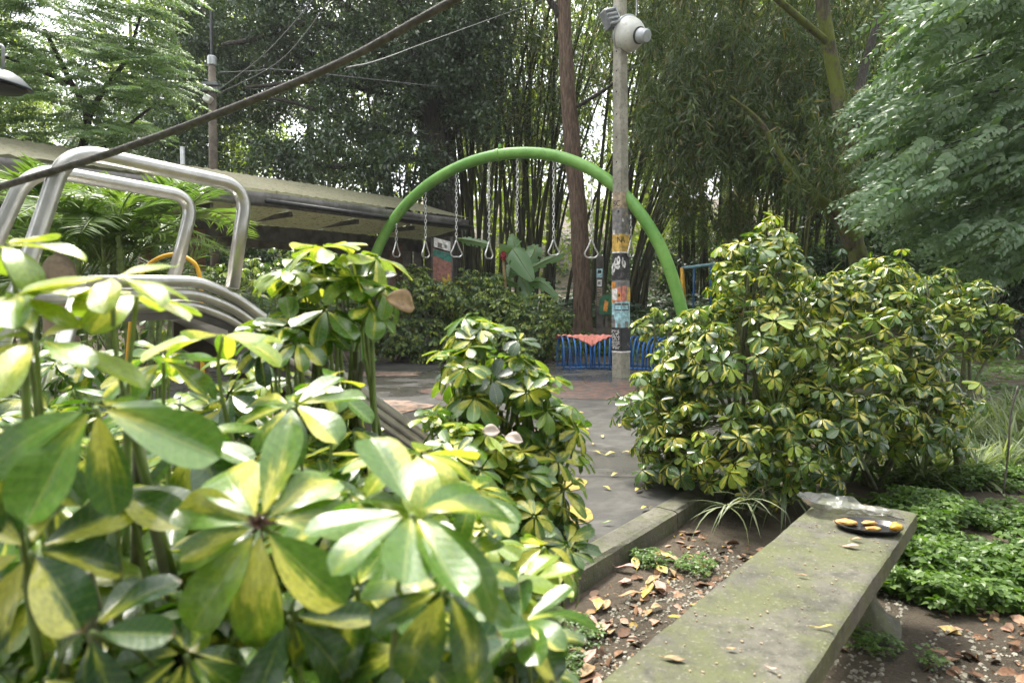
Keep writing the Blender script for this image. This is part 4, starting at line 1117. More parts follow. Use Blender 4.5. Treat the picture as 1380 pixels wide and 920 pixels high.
m = MB(); pol = [(-.17, -.22), (.17, -.22), (.17, .08)] + [(.17*math.cos(PI*k/10), .08+.14*math.sin(PI*k/10)) for k in range(1, 10)] + [(-.17, .08)]
m.prism([(x, z) for x, z in pol], -.015, .015, Matrix.Translation(gsn) @ Matrix.Rotation(PI/2, 4, 'X')); m.build('sign_panel', M['sign_green'], gs)
m = MB(); m.add([gsn + Vector((x, -.019, z)) for x, z in ((-.09, -.14), (.0, -.16), (.03, .05), (-.05, .1))], [(0, 1, 2, 3)]); m.build('sign_mark', M['paper_orange'], gs)
m = MB(); m.box(Vector((gsn.x, gsn.y+.03, (gsn.z-.2+gs.location.z)/2)), (.06, .03, gsn.z-.1-gs.location.z)); m.build('sign_post', M['wood_dark'], gs)

# ------------------------------------------------------------------ overhead cables, far pole, hanging lamp
def sag(a, b, drop, n=24):
    return [a.lerp(b, k/n) - Vector((0, 0, 4*drop*(k/n)*(1-k/n))) for k in range(n+1)]
c0 = W(0, 252, 2.25); c1 = W(460, 84, 2.1); c2 = W(612, 0, 2.05); cA = c0 + (c0-W(150, 206, 2.2))*4.5; cB = c2 + (c2-c1)*9
cp = spline([cA, c0 + (c0-W(150, 206, 2.2))*1.5, c0, W(150, 206, 2.2), W(300, 151, 2.15), c1, c2, c2+(c2-c1)*3, cB], 10)
m = MB(); m.tube(cp, .0115, 10)
cab = m.build('rope_cable', M['rope'], smooth=True); tag(cab, 'thick grey brown cable slanting across the upper left above the slide', 'cable')
def wire(pts, r, label, n=8):
    m = MB(); m.tube(spline([W(*p) for p in pts], n), r, 5); tag(m.build('thin_wire', M['wire'], smooth=True), label, 'wire', 'thin overhead wires')
wire([(292, 124, 15.5), (360, 70, 14.5), (430, -10, 13.5), (480, -80, 12.5)], .013, 'upper of the two thin wires rising from the far pole')
wire([(292, 128, 15.5), (380, 80, 14.5), (452, -10, 13.5), (510, -90, 12.5)], .013, 'lower of the two thin wires rising from the far pole')
wire([(294, 98, 15.5), (345, 96, 15.7), (386, 95, 16), (600, 118, 17)], .013, 'level dark wire running right from the far pole', 6)
wire([(466, 92, 3.0), (520, 78, 4.5), (600, 48, 8), (760, -10, 14)], .004, 'thin pale wire leaving the thick cable to the upper right', 8)
fp = W(288, 300, 15.6); fpo = thing('far_pole', 'slender grey brown utility pole behind the shelter roof', 'pole', (fp.x, fp.y, gz(fp.x, fp.y)))
m = MB(); ztop = W(292, 76, 15.6).z; m.tube([(fp.x, fp.y, gz(fp.x, fp.y)-.2), (fp.x+.02, fp.y, 4), (fp.x+.05, fp.y, ztop)], [.115, .10, .075], 12); m.build('shaft', M['pole_brown'], fpo, smooth=True)
m = MB(); m.tube([(fp.x+.05, fp.y, ztop), (fp.x+.06, fp.y, W(294, 10, 15.6).z)], .035, 8); m.build('mast', M['roof_tube'], fpo)
m = MB(); m.lathe([(.09, ztop-.20), (.10, ztop-.19), (.10, ztop-.02), (.085, ztop)], Matrix.Translation((fp.x+.05, fp.y, 0)), 14); m.build('cap', M['grey_light'], fpo)
for zz in (115, 122): 
    z = W(290, zz, 15.6).z; m = MB(); m.box((fp.x+.05, fp.y-.1, z), (.36, .1, .07)); m.build('bracket', M['grey_metal'], fpo)
z = W(284, 136, 15.6).z; m = MB(); m.box((W(284, 136, 15.6).x, fp.y-.12, z), (.16, .2, .17), Matrix.Rotation(.5, 3, 'Y'), bev=.03); m.build('lamp_head', M['white_enamel'], fpo)
# dark dish lamp at the left edge
hl = W(4, 108, 4.4); hlo = thing('hanging_lamp', 'dark green dished lamp shade hanging at the far left edge', 'lamp', hl)
m = MB(); m.lathe([(.0, .06), (.05, .058), (.10, .035), (.16, -.015), (.17, -.03), (.155, -.03), (.09, .01), (.0, .03)], Matrix.Translation(hl) @ Matrix.Rotation(.18, 4, 'Y'), 28); m.build('lamp_shade', M['mural_teal'], hlo, smooth=True)
bpy.data.objects[hlo.children[0].name].data.materials[0] = plain('dark bluish enamel', (.018, .028, .032), .4)
m = MB(); m.lathe([(.10, -.075), (.13, -.05), (.12, -.035), (.0, -.03)], Matrix.Translation(hl), 20); m.build('lower_ring', M['rubber'], hlo, smooth=True)
m = MB(); m.tube(bend([hl + Vector((.0, 0, .05)), hl + Vector((.012, 0, .21)), hl + Vector((-.06, 0, .225)), hl + Vector((-.06, 0, .14)), hl + Vector((-.2, 0, .12))], .02), .010, 8); m.build('hook', M['grey_light'], hlo, smooth=True)
m = MB(); m.tube([hl + Vector((-.2, 0, .12)), hl + Vector((-1.2, .2, .3))], .012, 8); m.build('arm', M['grey_metal'], hlo)
gp = W(246, 210, 15); m = MB(); m.tube([(gp.x, gp.y, gz(gp.x, gp.y)), (gp.x, gp.y, W(246, 198, 15).z)], .05, 10); tag(m.build('short_pipe', M['grey_light'], smooth=True), 'pale blue grey pipe sticking up behind the shelter roof', 'pipe')
# ------------------------------------------------------------------ trees: trunks, limbs and crowns
def trunk(parent, pts, radii, mat, name='trunk', n=12, jit=.12, sm=6):
    P = spline(pts, sm); R = np.interp(np.linspace(0, len(pts)-1, len(P)), range(len(pts)), radii)
    m = MB(); m.tube(P, list(R), n, jitter=jit); return m.build(name, mat, parent, smooth=True)
def clusters(L, centers, radii, per, size, up=.5, flat=.7):
    """leaf clumps: leaves face out of each clump and upward"""
    for c, r in zip(centers, radii):
        n = int(per*rng.uniform(.6, 1.3)); d = sph(n); q = rng.random(n)**.45
        P = np.asarray(c) + d*(q*r)[:, None]*np.array([1, 1, flat])
        X = d + rng.normal(0, .7, (n, 3)) + np.array([0, 0, -.35]); N = d*.5 + rng.normal(0, .45, (n, 3)) + np.array([0, 0, up+.5])
        L.add(P, X, N, size*rng.uniform(.7, 1.2, n), np.stack([np.clip(rng.random()*.5 + rng.random(n)*.5, 0, .999), rng.random(n)], 1))
def crown(parent, blobs, n_cl, per, rcl, size, mat, kind='kite', name='crown', flat=.7, shell=.35):
    """blobs: (cx,cy,cz,rx,ry,rz); clumps sit through the outer part of each"""
    L = Leaves(); vols = np.array([b[3]*b[4]*b[5] for b in blobs])**.7; vols = vols/vols.sum()
    for b, w in zip(blobs, vols):
        k = max(3, int(n_cl*w)); d = sph(k); q = shell + (1-shell)*rng.random(k)**.5
        C = np.array(b[:3]) + d*q[:, None]*np.array(b[3:])
        clusters(L, C, rcl*rng.uniform(.55, 1.25, k), per, size, flat=flat)
    return L.build(name, kind, mat, parent, jit=.3)
def tree(name, label, base, pts, radii, bark, cat='tree', group=None):
    t = thing(name, label, cat, base, group); trunk(t, pts, radii, bark); return t
def blobp(px, py, Y, rx, rz, ry): p = W(px, py, Y); return (p.x, p.y, p.z, rx, ry, rz)
def base_at(px, Y): x = (px-690)/FPX*Y; return Vector((x, Y, gz(x, Y)))

# brown trunk in the middle
b = base_at(786, 16); t = thing('brown_trunk_tree', 'tall tree with straight reddish brown trunk left of the concrete pole', 'tree', b)
trunk(t, [b + Vector((0, 0, -.3)), b + Vector((0, 0, .1)), W(784, 380, 16), W(779, 280, 16), W(768, 160, 16), W(760, 20, 16), W(757, -120, 16), W(748, -300, 16)], [.30, .235, .205, .20, .185, .155, .13, .09], M['bark_brown'], n=20)
for (p0, p1, p2, r) in (((768, 150), (830, 110), (905, 40), .05), ((760, 30), (700, -60), (640, -130), .08), ((757, -100), (840, -190), (920, -230), .08), ((772, 215), (735, 235), (690, 240), .025)):
    trunk(t, [W(*p0, 16), W(*p1, 15.7), W(*p2, 15.2)], [r, r*.7, r*.35], M['bark_dark'], 'branch', 8)
crown(t, [blobp(740, -230, 16, 4.2, 2.0, 3.6), blobp(900, -210, 15.5, 3.2, 1.7, 3), blobp(600, -190, 16, 3, 1.6, 3), blobp(700, -60, 17, 2.2, .8, 1.6)], 330, 95, .75, .14, M['glossy'])

# big dark glossy tree behind the shelter
b = base_at(592, 19); t = thing('dark_glossy_tree', 'broad dark tree with thick blackish trunk and small glossy leaves behind the shelter', 'tree', b)
trunk(t, [b + Vector((0, 0, -.3)), W(598, 330, 19), W(594, 250, 19), W(582, 150, 19), W(560, 60, 19), W(540, -60, 19)], [.55, .5, .5, .46, .34, .2], M['bark_dark'], n=16)
for pts, r in (([(585, 170), (520, 130), (440, 110), (330, 118)], .13), ([(580, 140), (500, 60), (420, 30), (345, 52), (300, 60)], .15), ([(590, 215), (520, 215), (450, 225), (380, 205), (335, 192)], .10),
               ([(585, 190), (480, 165), (400, 140), (340, 128)], .09), ([(570, 90), (630, 30), (690, -30)], .13), ([(575, 110), (480, 20), (400, -40)], .14), ([(590, 200), (640, 150), (660, 120)], .07)):
    trunk(t, [W(x, y, 19 - i*.35) for i, (x, y) in enumerate(pts)], list(np.linspace(r, r*.3, len(pts))), M['bark_dark'], 'branch', 8)
crown(t, [blobp(560, 60, 18.5, 2.0, 1.7, 1.6), blobp(500, 120, 18, 1.5, 1.2, 1.3), blobp(430, 40, 18.5, 1.9, 1.2, 1.5), blobp(330, 40, 19, 2.0, 1.1, 1.6), blobp(260, 90, 19, 1.6, 1.4, 1.5),
          blobp(250, 190, 19, 1.5, .9, 1.3), blobp(540, 225, 17.5, 1.3, .9, 1.0), blobp(455, 205, 18, 1.4, .8, 1.2), blobp(370, 215, 18.5, 1.3, .55, 1.2), blobp(630, 60, 17.8, 1.4, 1.5, 1.2),
          blobp(640, 160, 18, .8, .8, .8), blobp(480, -60, 18.5, 3.2, 1.3, 2.4), blobp(280, -70, 19, 3, 1.3, 2.4), blobp(350, 120, 20, 1.6, .9, 1.2)], 950, 105, .52, .125, M['glossy'])
# feathery pale tree at the left
def sprays(L, starts, dirs, length, n, leafL, spread=1.0, droop=.3, up=(0, 0, 1), r=None):
    """flat twigs with leaves on both sides"""
    for s, d in zip(starts, dirs):
        s = np.asarray(s, float); d = norm(np.asarray(d, float)); l = length*rng.uniform(.7, 1.25); u = np.asarray(up, float) + rng.normal(0, .2, 3)
        side = norm(np.cross(u, d)); k = np.linspace(.08, 1, n); P = s + d*(k*l)[:, None] + np.array([0, 0, -1.0])*(droop*l*k*k)[:, None]
        r1 = rng.random()*.6
        for sg in (-1, 1):
            X = d*.65 + side*sg*spread - np.array([0, 0, .25]) ; N = u
            L.add(P, np.broadcast_to(X, P.shape), N, leafL*(1.05-.45*k), np.stack([np.clip(r1 + .4*rng.random(n), 0, .999), rng.random(n)], 1))
b = base_at(96, 12.2); t = thing('feathery_tree', 'pale green tree with feathery layered foliage at the upper left', 'tree', b)
for pts, r in (([(96, 420), (104, 240), (118, 160), (95, 110), (60, 40)], .09), ([(116, 165), (140, 120), (170, 80), (190, 20)], .06), ([(104, 235), (160, 180), (210, 140)], .05), ([(95, 112), (40, 90), (-10, 70)], .05)):
    trunk(t, [W(x, y, 12.2) for x, y in pts], list(np.linspace(r, r*.35, len(pts))), M['bark_dark'], 'trunk' if r > .08 else 'branch', 9)
L = Leaves()
for k in range(900):
    px, py = random.uniform(-90, 235), random.uniform(-90, 195)
    if py > 205 - max(0, px-120)*.45: continue
    if noise.noise(Vector((px*.016, py*.03, 2))) < -.3: continue
    Y = 12.2 + random.uniform(-1.6, 1.4); s = W(px, py, Y); a = random.gauss(0 if px > 90 else 2.6, 1.1)
    d = (math.cos(a), -.45+.5*math.sin(a), random.uniform(-.12, .18))
    sd = np.cross((0, 0, 1), norm(np.array(d)))
    ln = random.uniform(.5, .85)
    for f in np.linspace(.1, 1, 7):
        for sg in (-1, 1):
            st = np.array(s) + norm(np.array(d))*ln*f - np.array([0, 0, .28*ln*f*f]); dd = norm(np.array(d))*.7 + sd*sg*.8 - np.array([0, 0, .15])
            sprays(L, [st], [dd], .25*(1.15-.5*f), 6, .085, 1.2, .15, (0, -.45, 1))
L.build('crown', 'pinna', M['feather'], t, jit=.2)
# mossy trunk on the right
b = base_at(1166, 10.5); t = thing('mossy_tree', 'leaning tree with moss covered forked trunk right of the play area', 'tree', b)
trunk(t, [b + Vector((0, 0, -.2)), W(1162, 380, 10.5), W(1150, 320, 10.5), W(1150, 250, 10.6), W(1142, 200, 10.7), W(1128, 120, 10.8), W(1112, 30, 10.8), W(1102, -60, 10.8), W(1090, -260, 10.8)], [.17, .145, .135, .145, .12, .108, .10, .095, .06], M['bark_moss'], n=16)
trunk(t, [W(1150, 335, 10.5), W(1128, 290, 10.4), W(1095, 260, 10.2), W(1058, 220, 10.0), W(1025, 165, 9.9), W(985, 130, 9.8)], [.12, .09, .068, .05, .03, .012], M['bark_moss'], 'branch', 12)
trunk(t, [W(1146, 215, 10.7), W(1150, 170, 10.9), W(1160, 110, 11.2), W(1185, 20, 11.5)], [.10, .09, .07, .05], M['bark_dark'], 'branch', 10)
trunk(t, [W(1118, 60, 10.8), W(1060, 10, 10.4), W(1000, -40, 10)], [.06, .05, .03], M['bark_moss'], 'branch', 8)
crown(t, [blobp(1080, -190, 10.8, 2.8, 1.1, 2.6), blobp(1230, -150, 11.5, 2.2, .9, 2.2), blobp(1000, -150, 10.5, 2, .9, 2)], 130, 90, .55, .10, M['pale'])
# pendulous fine leaved foliage: green bamboo with drooping tips
def pendants(L, n, region, Y, hang=.7, leaf=.17, gate=-.1, seed=0):
    x0, y0, x1, y1 = region
    k = 0; tries = 0
    while k < n and tries < n*6:
        tries += 1
        px, py = random.uniform(x0, x1), random.uniform(y0, y1)
        if noise.noise(Vector((px*.024+seed, py*.034, seed*1.7))) < gate: continue
        k += 1
        s = W(px, py, random.uniform(*Y)); a = random.random()*2*PI; d = np.array((math.cos(a)*.6, math.sin(a)*.5, -.55)); d = norm(d); m_ = random.randint(10, 18); h = hang*random.uniform(.6, 1.2)
        kk = np.linspace(.05, 1, m_); P = np.array(s) + d*(kk*h*.6)[:, None] + np.array([0, 0, -1])*(h*.5*kk*kk)[:, None]
        X = d*.5 + rng.normal(0, .75, (m_, 3)) + np.array([0, 0, -.6]); r0 = random.random()*.6
        L.add(P, X, rng.normal(0, .6, (m_, 3)) + np.array([0, -.5, .5]), leaf*rng.uniform(.6, 1.2, m_), np.stack([np.clip(r0+.4*rng.random(m_), 0, .999), rng.random(m_)], 1))
b = base_at(1010, 15); t = thing('weeping_bamboo', 'green bamboo with long drooping fine leaved tips left of the mossy trunk', 'bamboo', b)
for k in range(9):
    x = 985 + k*12 + random.uniform(-8, 8); q = base_at(x, 15.5 + random.uniform(-.6, .6))
    trunk(t, [q, q + Vector((.1*(k-4)*.2, -.05, 2.5)), q + Vector((.25*(k-4)*.3, -.6, 5.5)), q + Vector((.5*(k-4)*.35, -2.2, 7.8))], [.045, .04, .03, .012], M['culm_green'], 'culm', 7, 0)
L = Leaves(); pendants(L, 1700, (865, 20, 1160, 215), (11.8, 15.0), .62, .21, -.02, 3); pendants(L, 800, (900, 60, 1165, 240), (11.5, 15.5), .6, .20, .05, 9); pendants(L, 700, (1000, 140, 1165, 270), (11.8, 13.5), .5, .19, -.05, 5); pendants(L, 1500, (800, -140, 1290, 40), (12.0, 16), .8, .20, -.4, 8); pendants(L, 500, (900, 170, 1050, 300), (14, 16), .6, .18, 0, 11); pendants(L, 110, (1040, 110, 1165, 250), (9.3, 10.4), .5, .17, -.1, 15)
L.build('foliage', 'thin', M['bamboo_leaf'], t, jit=.2)
# pale layered tree at the right edge
b = base_at(1560, 8.2); t = thing('layered_tree', 'tree with tiers of pale grey green glossy leaves reaching in from the right edge', 'tree', b)
trunk(t, [b + Vector((0, 0, -.2)), W(1552, 330, 8.2), W(1530, 180, 8.1), W(1480, 20, 8), W(1440, -160, 8)], [.16, .14, .11, .08, .05], M['bark_dark'])
L = Leaves()
tiers = [((1500, -60), (1230, -5), 26), ((1510, -20), (1215, 60), 30), ((1530, 30), (1190, 120), 34), ((1535, 110), (1165, 165), 36), ((1540, 160), (1175, 215), 34), ((1545, 200), (1180, 262), 32), ((1545, 250), (1220, 290), 28), ((1550, 300), (1265, 330), 20), ((1480, -90), (1300, -60), 20), ((1550, 330), (1300, 375), 14)]
for (a, c, n) in tiers:
    for rep in range(2):
        Y0 = 8.0 + random.uniform(-.4, .5); Y1 = Y0 + random.uniform(-1.3, 1.6); jit_ = random.uniform(-14, 14)
        P = spline([W(a[0], a[1], Y0), W((a[0]+c[0])/2, (a[1]+c[1])/2-18+jit_, (Y0+Y1)/2), W(c[0]+random.uniform(-25, 30), c[1]+jit_, Y1)], 10)
        m = MB(); m.tube(P, list(np.linspace(.022, .004, len(P))), 6); m.build('branch', M['bark_dark'], t, smooth=True)
        for k in range(int(n*3.0)):
            f = random.uniform(.15, 1); i = int(f*(len(P)-1)); s = P[i] + Vector((0, random.uniform(-.4, .4), random.uniform(-.22, .16)))
            a2 = random.uniform(-1.1, 1.1); dr = (P[-1]-P[0]).normalized(); d = np.array((dr.x*math.cos(a2)-.3*math.sin(a2), -.9*math.sin(a2)+.2, dr.z*.4-.18))
            sprays(L, [s], [d], .45, 9, .115, .75, .25, (.1, -.75, .75))
L.build('crown', 'ellip', M['pale'], t, jit=.28)

# ------------------------------------------------------------------ bamboo clumps
def bamboo(label, px, Y, n, lean, H, spread, mat, leafn, seed, hgroup='bamboo clumps behind the arch'):
    b = base_at(px, Y); t = thing('bamboo_clump', label, 'bamboo', b, hgroup); L = Leaves(); R_ = random.Random(seed)
    for k in range(n):
        a = R_.random()*2*PI; r0 = spread*R_.random()**.6; q = b + Vector((r0*math.cos(a), r0*math.sin(a)*.7, -.2))
        h = H*R_.uniform(.75, 1.15); ln = Vector((math.cos(a)*.35 + lean + R_.gauss(0, .35), math.sin(a)*.3, 0))*R_.uniform(.5, 1.3)
        pts = [q + Vector((0, 0, h*f)) + ln*(h*.32*f**1.5) + Vector((0, 0, -.10*h*f**4)) for f in np.linspace(0, 1, 7)]
        r = R_.uniform(.032, .062)
        m = MB(); P = spline(pts, 5); rr = [r*(1-.6*i/len(P))*(1.14 if i % 2 == 0 else 1) for i in range(len(P))]; m.tube(P, rr, 7); m.build('culm', mat, t, smooth=True)
        for f in range(leafn):
            i = R_.randint(int(len(P)*.5), len(P)-1); s = np.array(P[i]) + rng.normal(0, .45, 3)
            mm = 22; d = norm(rng.normal(0, 1, 3)*np.array([1, 1, .5])); kk = rng.random(mm)
            L.add(s + d*(kk*.8)[:, None] + rng.normal(0, .18, (mm, 3)) - np.array([0, 0, .4])*(kk*kk)[:, None], d*.5 + rng.normal(0, .5, (mm, 3)) - np.array([0, 0, .5]), rng.normal(0, .5, (mm, 3)) + np.array([0, 0, .8]), .27*rng.uniform(.6, 1.2, mm))
    L.build('foliage', 'thin', M['bamboo_leaf'], t, jit=.2)
bamboo('clump of straight dark bamboo beside the thick black trunk', 642, 19.5, 17, -.05, 12, .75, M['culm'], 24, 1)
bamboo('dense clump of leaning dark bamboo behind the middle rings', 722, 20.5, 24, .22, 12, .9, M['culm'], 24, 2)
bamboo('sparse clump of straight bamboo just left of the shelter end posts', 540, 21, 12, .1, 12, .9, M['culm'], 20, 3)
bamboo('wide fan of dark bamboo leaning right behind the concrete pole', 835, 19, 26, .75, 12.5, .8, M['culm'], 22, 4)
bamboo('dark bamboo clump between green arch and mossy trunk', 960, 20, 20, .25, 11, 1.1, M['culm'], 22, 5)
bamboo('far bamboo clump standing in the bright gap behind the arch', 690, 24, 18, .05, 12, 1.4, M['culm_green'], 20, 6)
bamboo('far bamboo clump leaning left behind the mossy trunk', 1075, 22, 16, -.2, 11, 1.1, M['culm'], 24, 7)
# ------------------------------------------------------------------ bright woods far behind
L = Leaves(); m = MB()
for k in range(120):
    Y = random.uniform(28, 50); px = random.uniform(-500, 1900); b = base_at(px, Y); H = random.uniform(11, 22)
    m.tube(spline([b, b + Vector((random.gauss(0, .3), 0, H*.5)), b + Vector((random.gauss(0, .8), 0, H))], 4), [.16-.012*i for i in range(9)], 7)
    for j in range(26):
        c = np.array(b) + np.array([random.gauss(0, 1.7), random.gauss(0, 1.5), H*random.uniform(.02, 1.0)])
        clusters(L, [c], [random.uniform(.7, 1.5)], 75, .32, flat=.8)
o = m.build('far_wood_trunks', M['bark_moss'], smooth=True); o['kind'] = 'stuff'; o['label'] = 'thin trunks of the bright woods far behind the bamboo'; o['category'] = 'woods'
o = L.build('far_wood', 'kite', M['bright'], jit=.3); o['kind'] = 'stuff'; o['label'] = 'sunlit yellow green woods far behind the bamboo'; o['category'] = 'woods'
# dark undergrowth under the trees
def bush(name, label, cat, b, blobs, n_cl, per, rcl, size, mat, group=None, kind='kite', flat=.7):
    t = thing(name, label, cat, b, group)
    m = MB()
    for k in range(5):
        bb = random.choice(blobs); m.tube(spline([Vector((b[0]+random.gauss(0, .08), b[1]+random.gauss(0, .08), b[2]-.1)), (Vector(b)+Vector(bb[:3]))/2 + Vector((random.gauss(0, .1), 0, 0)), Vector(bb[:3])], 4), .018, 6)
    o = m.build('stems', M['bark_dark'], t, smooth=True); o['kind'] = 'stuff'
    crown(t, blobs, n_cl, per, rcl, size, mat, kind, 'foliage', flat, .3); return t
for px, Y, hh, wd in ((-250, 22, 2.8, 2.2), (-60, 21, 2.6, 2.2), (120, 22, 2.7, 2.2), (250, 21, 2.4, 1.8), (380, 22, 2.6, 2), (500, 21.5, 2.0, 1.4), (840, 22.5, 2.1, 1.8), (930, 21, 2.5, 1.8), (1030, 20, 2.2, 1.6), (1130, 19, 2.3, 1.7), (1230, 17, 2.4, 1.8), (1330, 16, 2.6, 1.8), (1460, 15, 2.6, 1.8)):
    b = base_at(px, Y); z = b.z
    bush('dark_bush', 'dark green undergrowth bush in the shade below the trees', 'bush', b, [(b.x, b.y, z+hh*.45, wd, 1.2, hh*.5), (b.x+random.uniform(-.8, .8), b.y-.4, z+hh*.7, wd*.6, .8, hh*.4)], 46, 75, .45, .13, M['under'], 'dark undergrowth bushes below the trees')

# shaded trees closing the view behind shelter and shrubs, and unseen trees added round the viewer to block low sky light
def wood_tree(name, label, b, H, R, mat, group, leaf=.17, n=150, low=.12):
    t = thing(name, label, 'tree', b, group)
    trunk(t, [b + Vector((0, 0, -.3)), b + Vector((random.gauss(0, .2), 0, H*.35)), b + Vector((random.gauss(0, .4), 0, H*.7)), b + Vector((random.gauss(0, .5), 0, H*.95))], [.22, .18, .13, .05], M['bark_dark'], n=9)
    bl = [(b.x+random.gauss(0, R*.35), b.y+random.gauss(0, R*.25), b.z+H*f, R*random.uniform(.55, .9), R*.7, H*.16) for f in np.linspace(low+.1, .95, 6)]
    crown(t, bl, n, 100, .75, leaf, mat); return t
for px, Y, H in ((-260, 24, 9), (160, 26, 9), (290, 25, 12), (420, 27, 12), (530, 26, 12)):
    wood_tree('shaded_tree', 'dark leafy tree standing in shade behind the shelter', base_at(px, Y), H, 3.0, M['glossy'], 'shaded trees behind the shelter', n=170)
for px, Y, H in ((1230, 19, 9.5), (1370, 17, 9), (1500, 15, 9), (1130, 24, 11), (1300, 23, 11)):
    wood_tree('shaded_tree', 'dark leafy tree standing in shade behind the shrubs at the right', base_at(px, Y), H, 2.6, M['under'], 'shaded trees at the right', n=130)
pr = None  # out-of-view trees, made tall and close to darken the low sky
for k, (x, y) in enumerate(((-7, -6), (-2, -8), (4, -7), (8, -3.5), (10, 1.5), (12, 7), (-10, -1), (-12, 5))):
    b = Vector((x, y, gz(x, y)))
    if pr is None: pr = wood_tree('sky_block_tree', 'unseen leafy tree added round the viewer to block low sky light', b, 14, 3.8, M['under'], 'unseen trees added to block low sky light', .28, 190, .1)
    else:
        c = copy_tree(pr); c.location = b; c.rotation_euler.z = k*1.3

# ------------------------------------------------------------------ schefflera shrubs
def lobe_points(lobes, dens, inner=.72):
    """whorl centres and axes on ellipsoid lobes (cx,cy,cz,rx,ry,rz)"""
    C = []; A = []
    for i, b in enumerate(lobes):
        n = max(4, int(dens*(b[3]*b[4]+b[3]*b[5]+b[4]*b[5])*4.2)); d = sph(n*2); d = d[d[:, 2] > -.75][:n]; q = inner + (1.06-inner)*rng.random(len(d))**.7; q = np.where(rng.random(len(d)) < .07, q*1.22, q)
        bump_ = np.array([1 + .32*noise.noise(Vector(tuple(x*2.3)) + Vector((i*7.1, 0, 0))) for x in d])
        P = np.array(b[:3]) + d*(q*bump_)[:, None]*np.array(b[3:])
        keep = np.ones(len(P), bool)
        for j, o in enumerate(lobes):
            if j != i: keep &= (np.sum(((P-np.array(o[:3]))/np.array(o[3:]))**2, axis=1) > .55)
        C.append(P[keep]); A.append((d/np.array(b[3:])*min(b[3:])*.75 + np.array([0, 0, .75]) + rng.normal(0, .22, d.shape))[keep])
    return np.concatenate(C), norm(np.concatenate(A))
def shrub(name, label, b, lobes, dens, Ls, mat, kind, group=None, nst=7, droop=(5, 40), k=(6, 8), tip=None):
    t = thing(name, label, 'shrub', b, group); C, A = lobe_points(lobes, dens)
    if tip is not None: C = np.concatenate([C, tip[0]]); A = np.concatenate([A, tip[1]])
    L = Leaves(); whorls(L, C, A, Ls*rng.uniform(.62, 1.18, len(C)), k, droop)
    L.build('foliage', kind, mat, t, jit=.12)
    m = MB(); main = []
    for i in range(nst):
        lb = lobes[i % len(lobes)]; e = Vector(lb[:3]) + Vector((random.gauss(0, .4)*lb[3], random.gauss(0, .4)*lb[4], random.uniform(.1, .75)*lb[5])); s = Vector(b) + Vector((random.gauss(0, .09), random.gauss(0, .09), -.1))
        P = spline([s, s.lerp(e, .4) + Vector((random.gauss(0, .06), random.gauss(0, .06), .08)), e], 6); main += [p for p in P[4:]]
        m = MB(); m.tube(P, list(np.linspace(.020, .009, len(P))), 7); m.build('stem', M['stem'], t, smooth=True)
    m = MB(); MP = np.array([tuple(p) for p in main])
    for c, a in zip(C, A):
        j = np.argmin(np.sum((MP-(c-a*.12))**2, axis=1)); e = Vector(c); s = e - Vector(a)*Ls*1.1; q = s.lerp(Vector(MP[j]), min(1, .25/max(.05, (s-Vector(MP[j])).length)))
        m.tube([q, s, e], [.0045, .003, .002], 4, cap=False)
    o = m.build('petioles', M['petiole'], t, smooth=True); o['kind'] = 'stuff'
    return t
def lobe(px, py, Y, rxp, ryp, ry):
    p = W(px, py, Y); s = Y/FPX; return (p.x, p.y, p.z, rxp*s, ry, ryp*s)
# big variegated group right of the path
gR = 'variegated shrubs beside the bench'
b = base_at(1000, 4.45)
shrub('variegated_shrub', 'tall variegated shrub with pointed top between path and bench', b, [lobe(1005, 505, 4.45, 118, 110, .5), lobe(1022, 388, 4.6, 62, 76, .34), lobe(1035, 326, 4.6, 26, 34, .13), lobe(985, 600, 4.25, 105, 75, .45), lobe(1060, 590, 4.2, 85, 70, .4), lobe(945, 492, 4.5, 48, 55, .3)], 92, .090, M['sch'], 'sch_mid', gR, 10)
b = base_at(1165, 4.9)
shrub('variegated_shrub', 'broad variegated shrub with silvery glossy top right behind the bench end', b, [lobe(1165, 465, 4.9, 98, 92, .5), lobe(1190, 385, 5.0, 48, 42, .28), lobe(1125, 540, 4.5, 95, 85, .45), lobe(1105, 415, 4.9, 52, 48, .3), lobe(1215, 555, 4.7, 78, 60, .4)], 92, .090, M['sch'], 'sch_mid', gR, 10)
b = base_at(872, 4.6)
shrub('variegated_shrub', 'low variegated shrub leaning out over the pavement edge', b + Vector((.12, 0, 0)), [lobe(868, 545, 4.6, 42, 42, .26), lobe(898, 605, 4.4, 42, 58, .25), lobe(915, 515, 4.7, 38, 36, .25)], 80, .085, M['sch'], 'sch_mid', gR, 6)
b = base_at(1300, 6.0)
shrub('variegated_shrub', 'sparse variegated shrub with yellowish tips at the far right', b, [lobe(1275, 440, 6.0, 50, 56, .34), lobe(1315, 415, 6.1, 42, 45, .3), lobe(1265, 385, 6.2, 28, 24, .18), lobe(1340, 455, 6, 26, 30, .2)], 50, .095, M['sch'], 'sch_mid', gR, 7)
b = base_at(1300, 4.9)
shrub('variegated_shrub', 'lone low leafy shoot with bright tips right of the large shrubs', b, [lobe(1280, 545, 4.8, 40, 26, .2), lobe(1245, 590, 4.7, 50, 35, .25)], 40, .115, M['sch'], 'sch_mid', gR, 4)
b = base_at(880, 8.5)
shrub('variegated_shrub', 'pale leafy shrub behind the concrete pole by the right foot of the arch', b + Vector((.1, 0, 0)), [lobe(884, 436, 8.5, 28, 22, .35), lobe(930, 445, 8.2, 34, 32, .4), lobe(915, 475, 8.0, 26, 24, .35)], 26, .12, M['sch'], 'sch_lo', gR, 5)

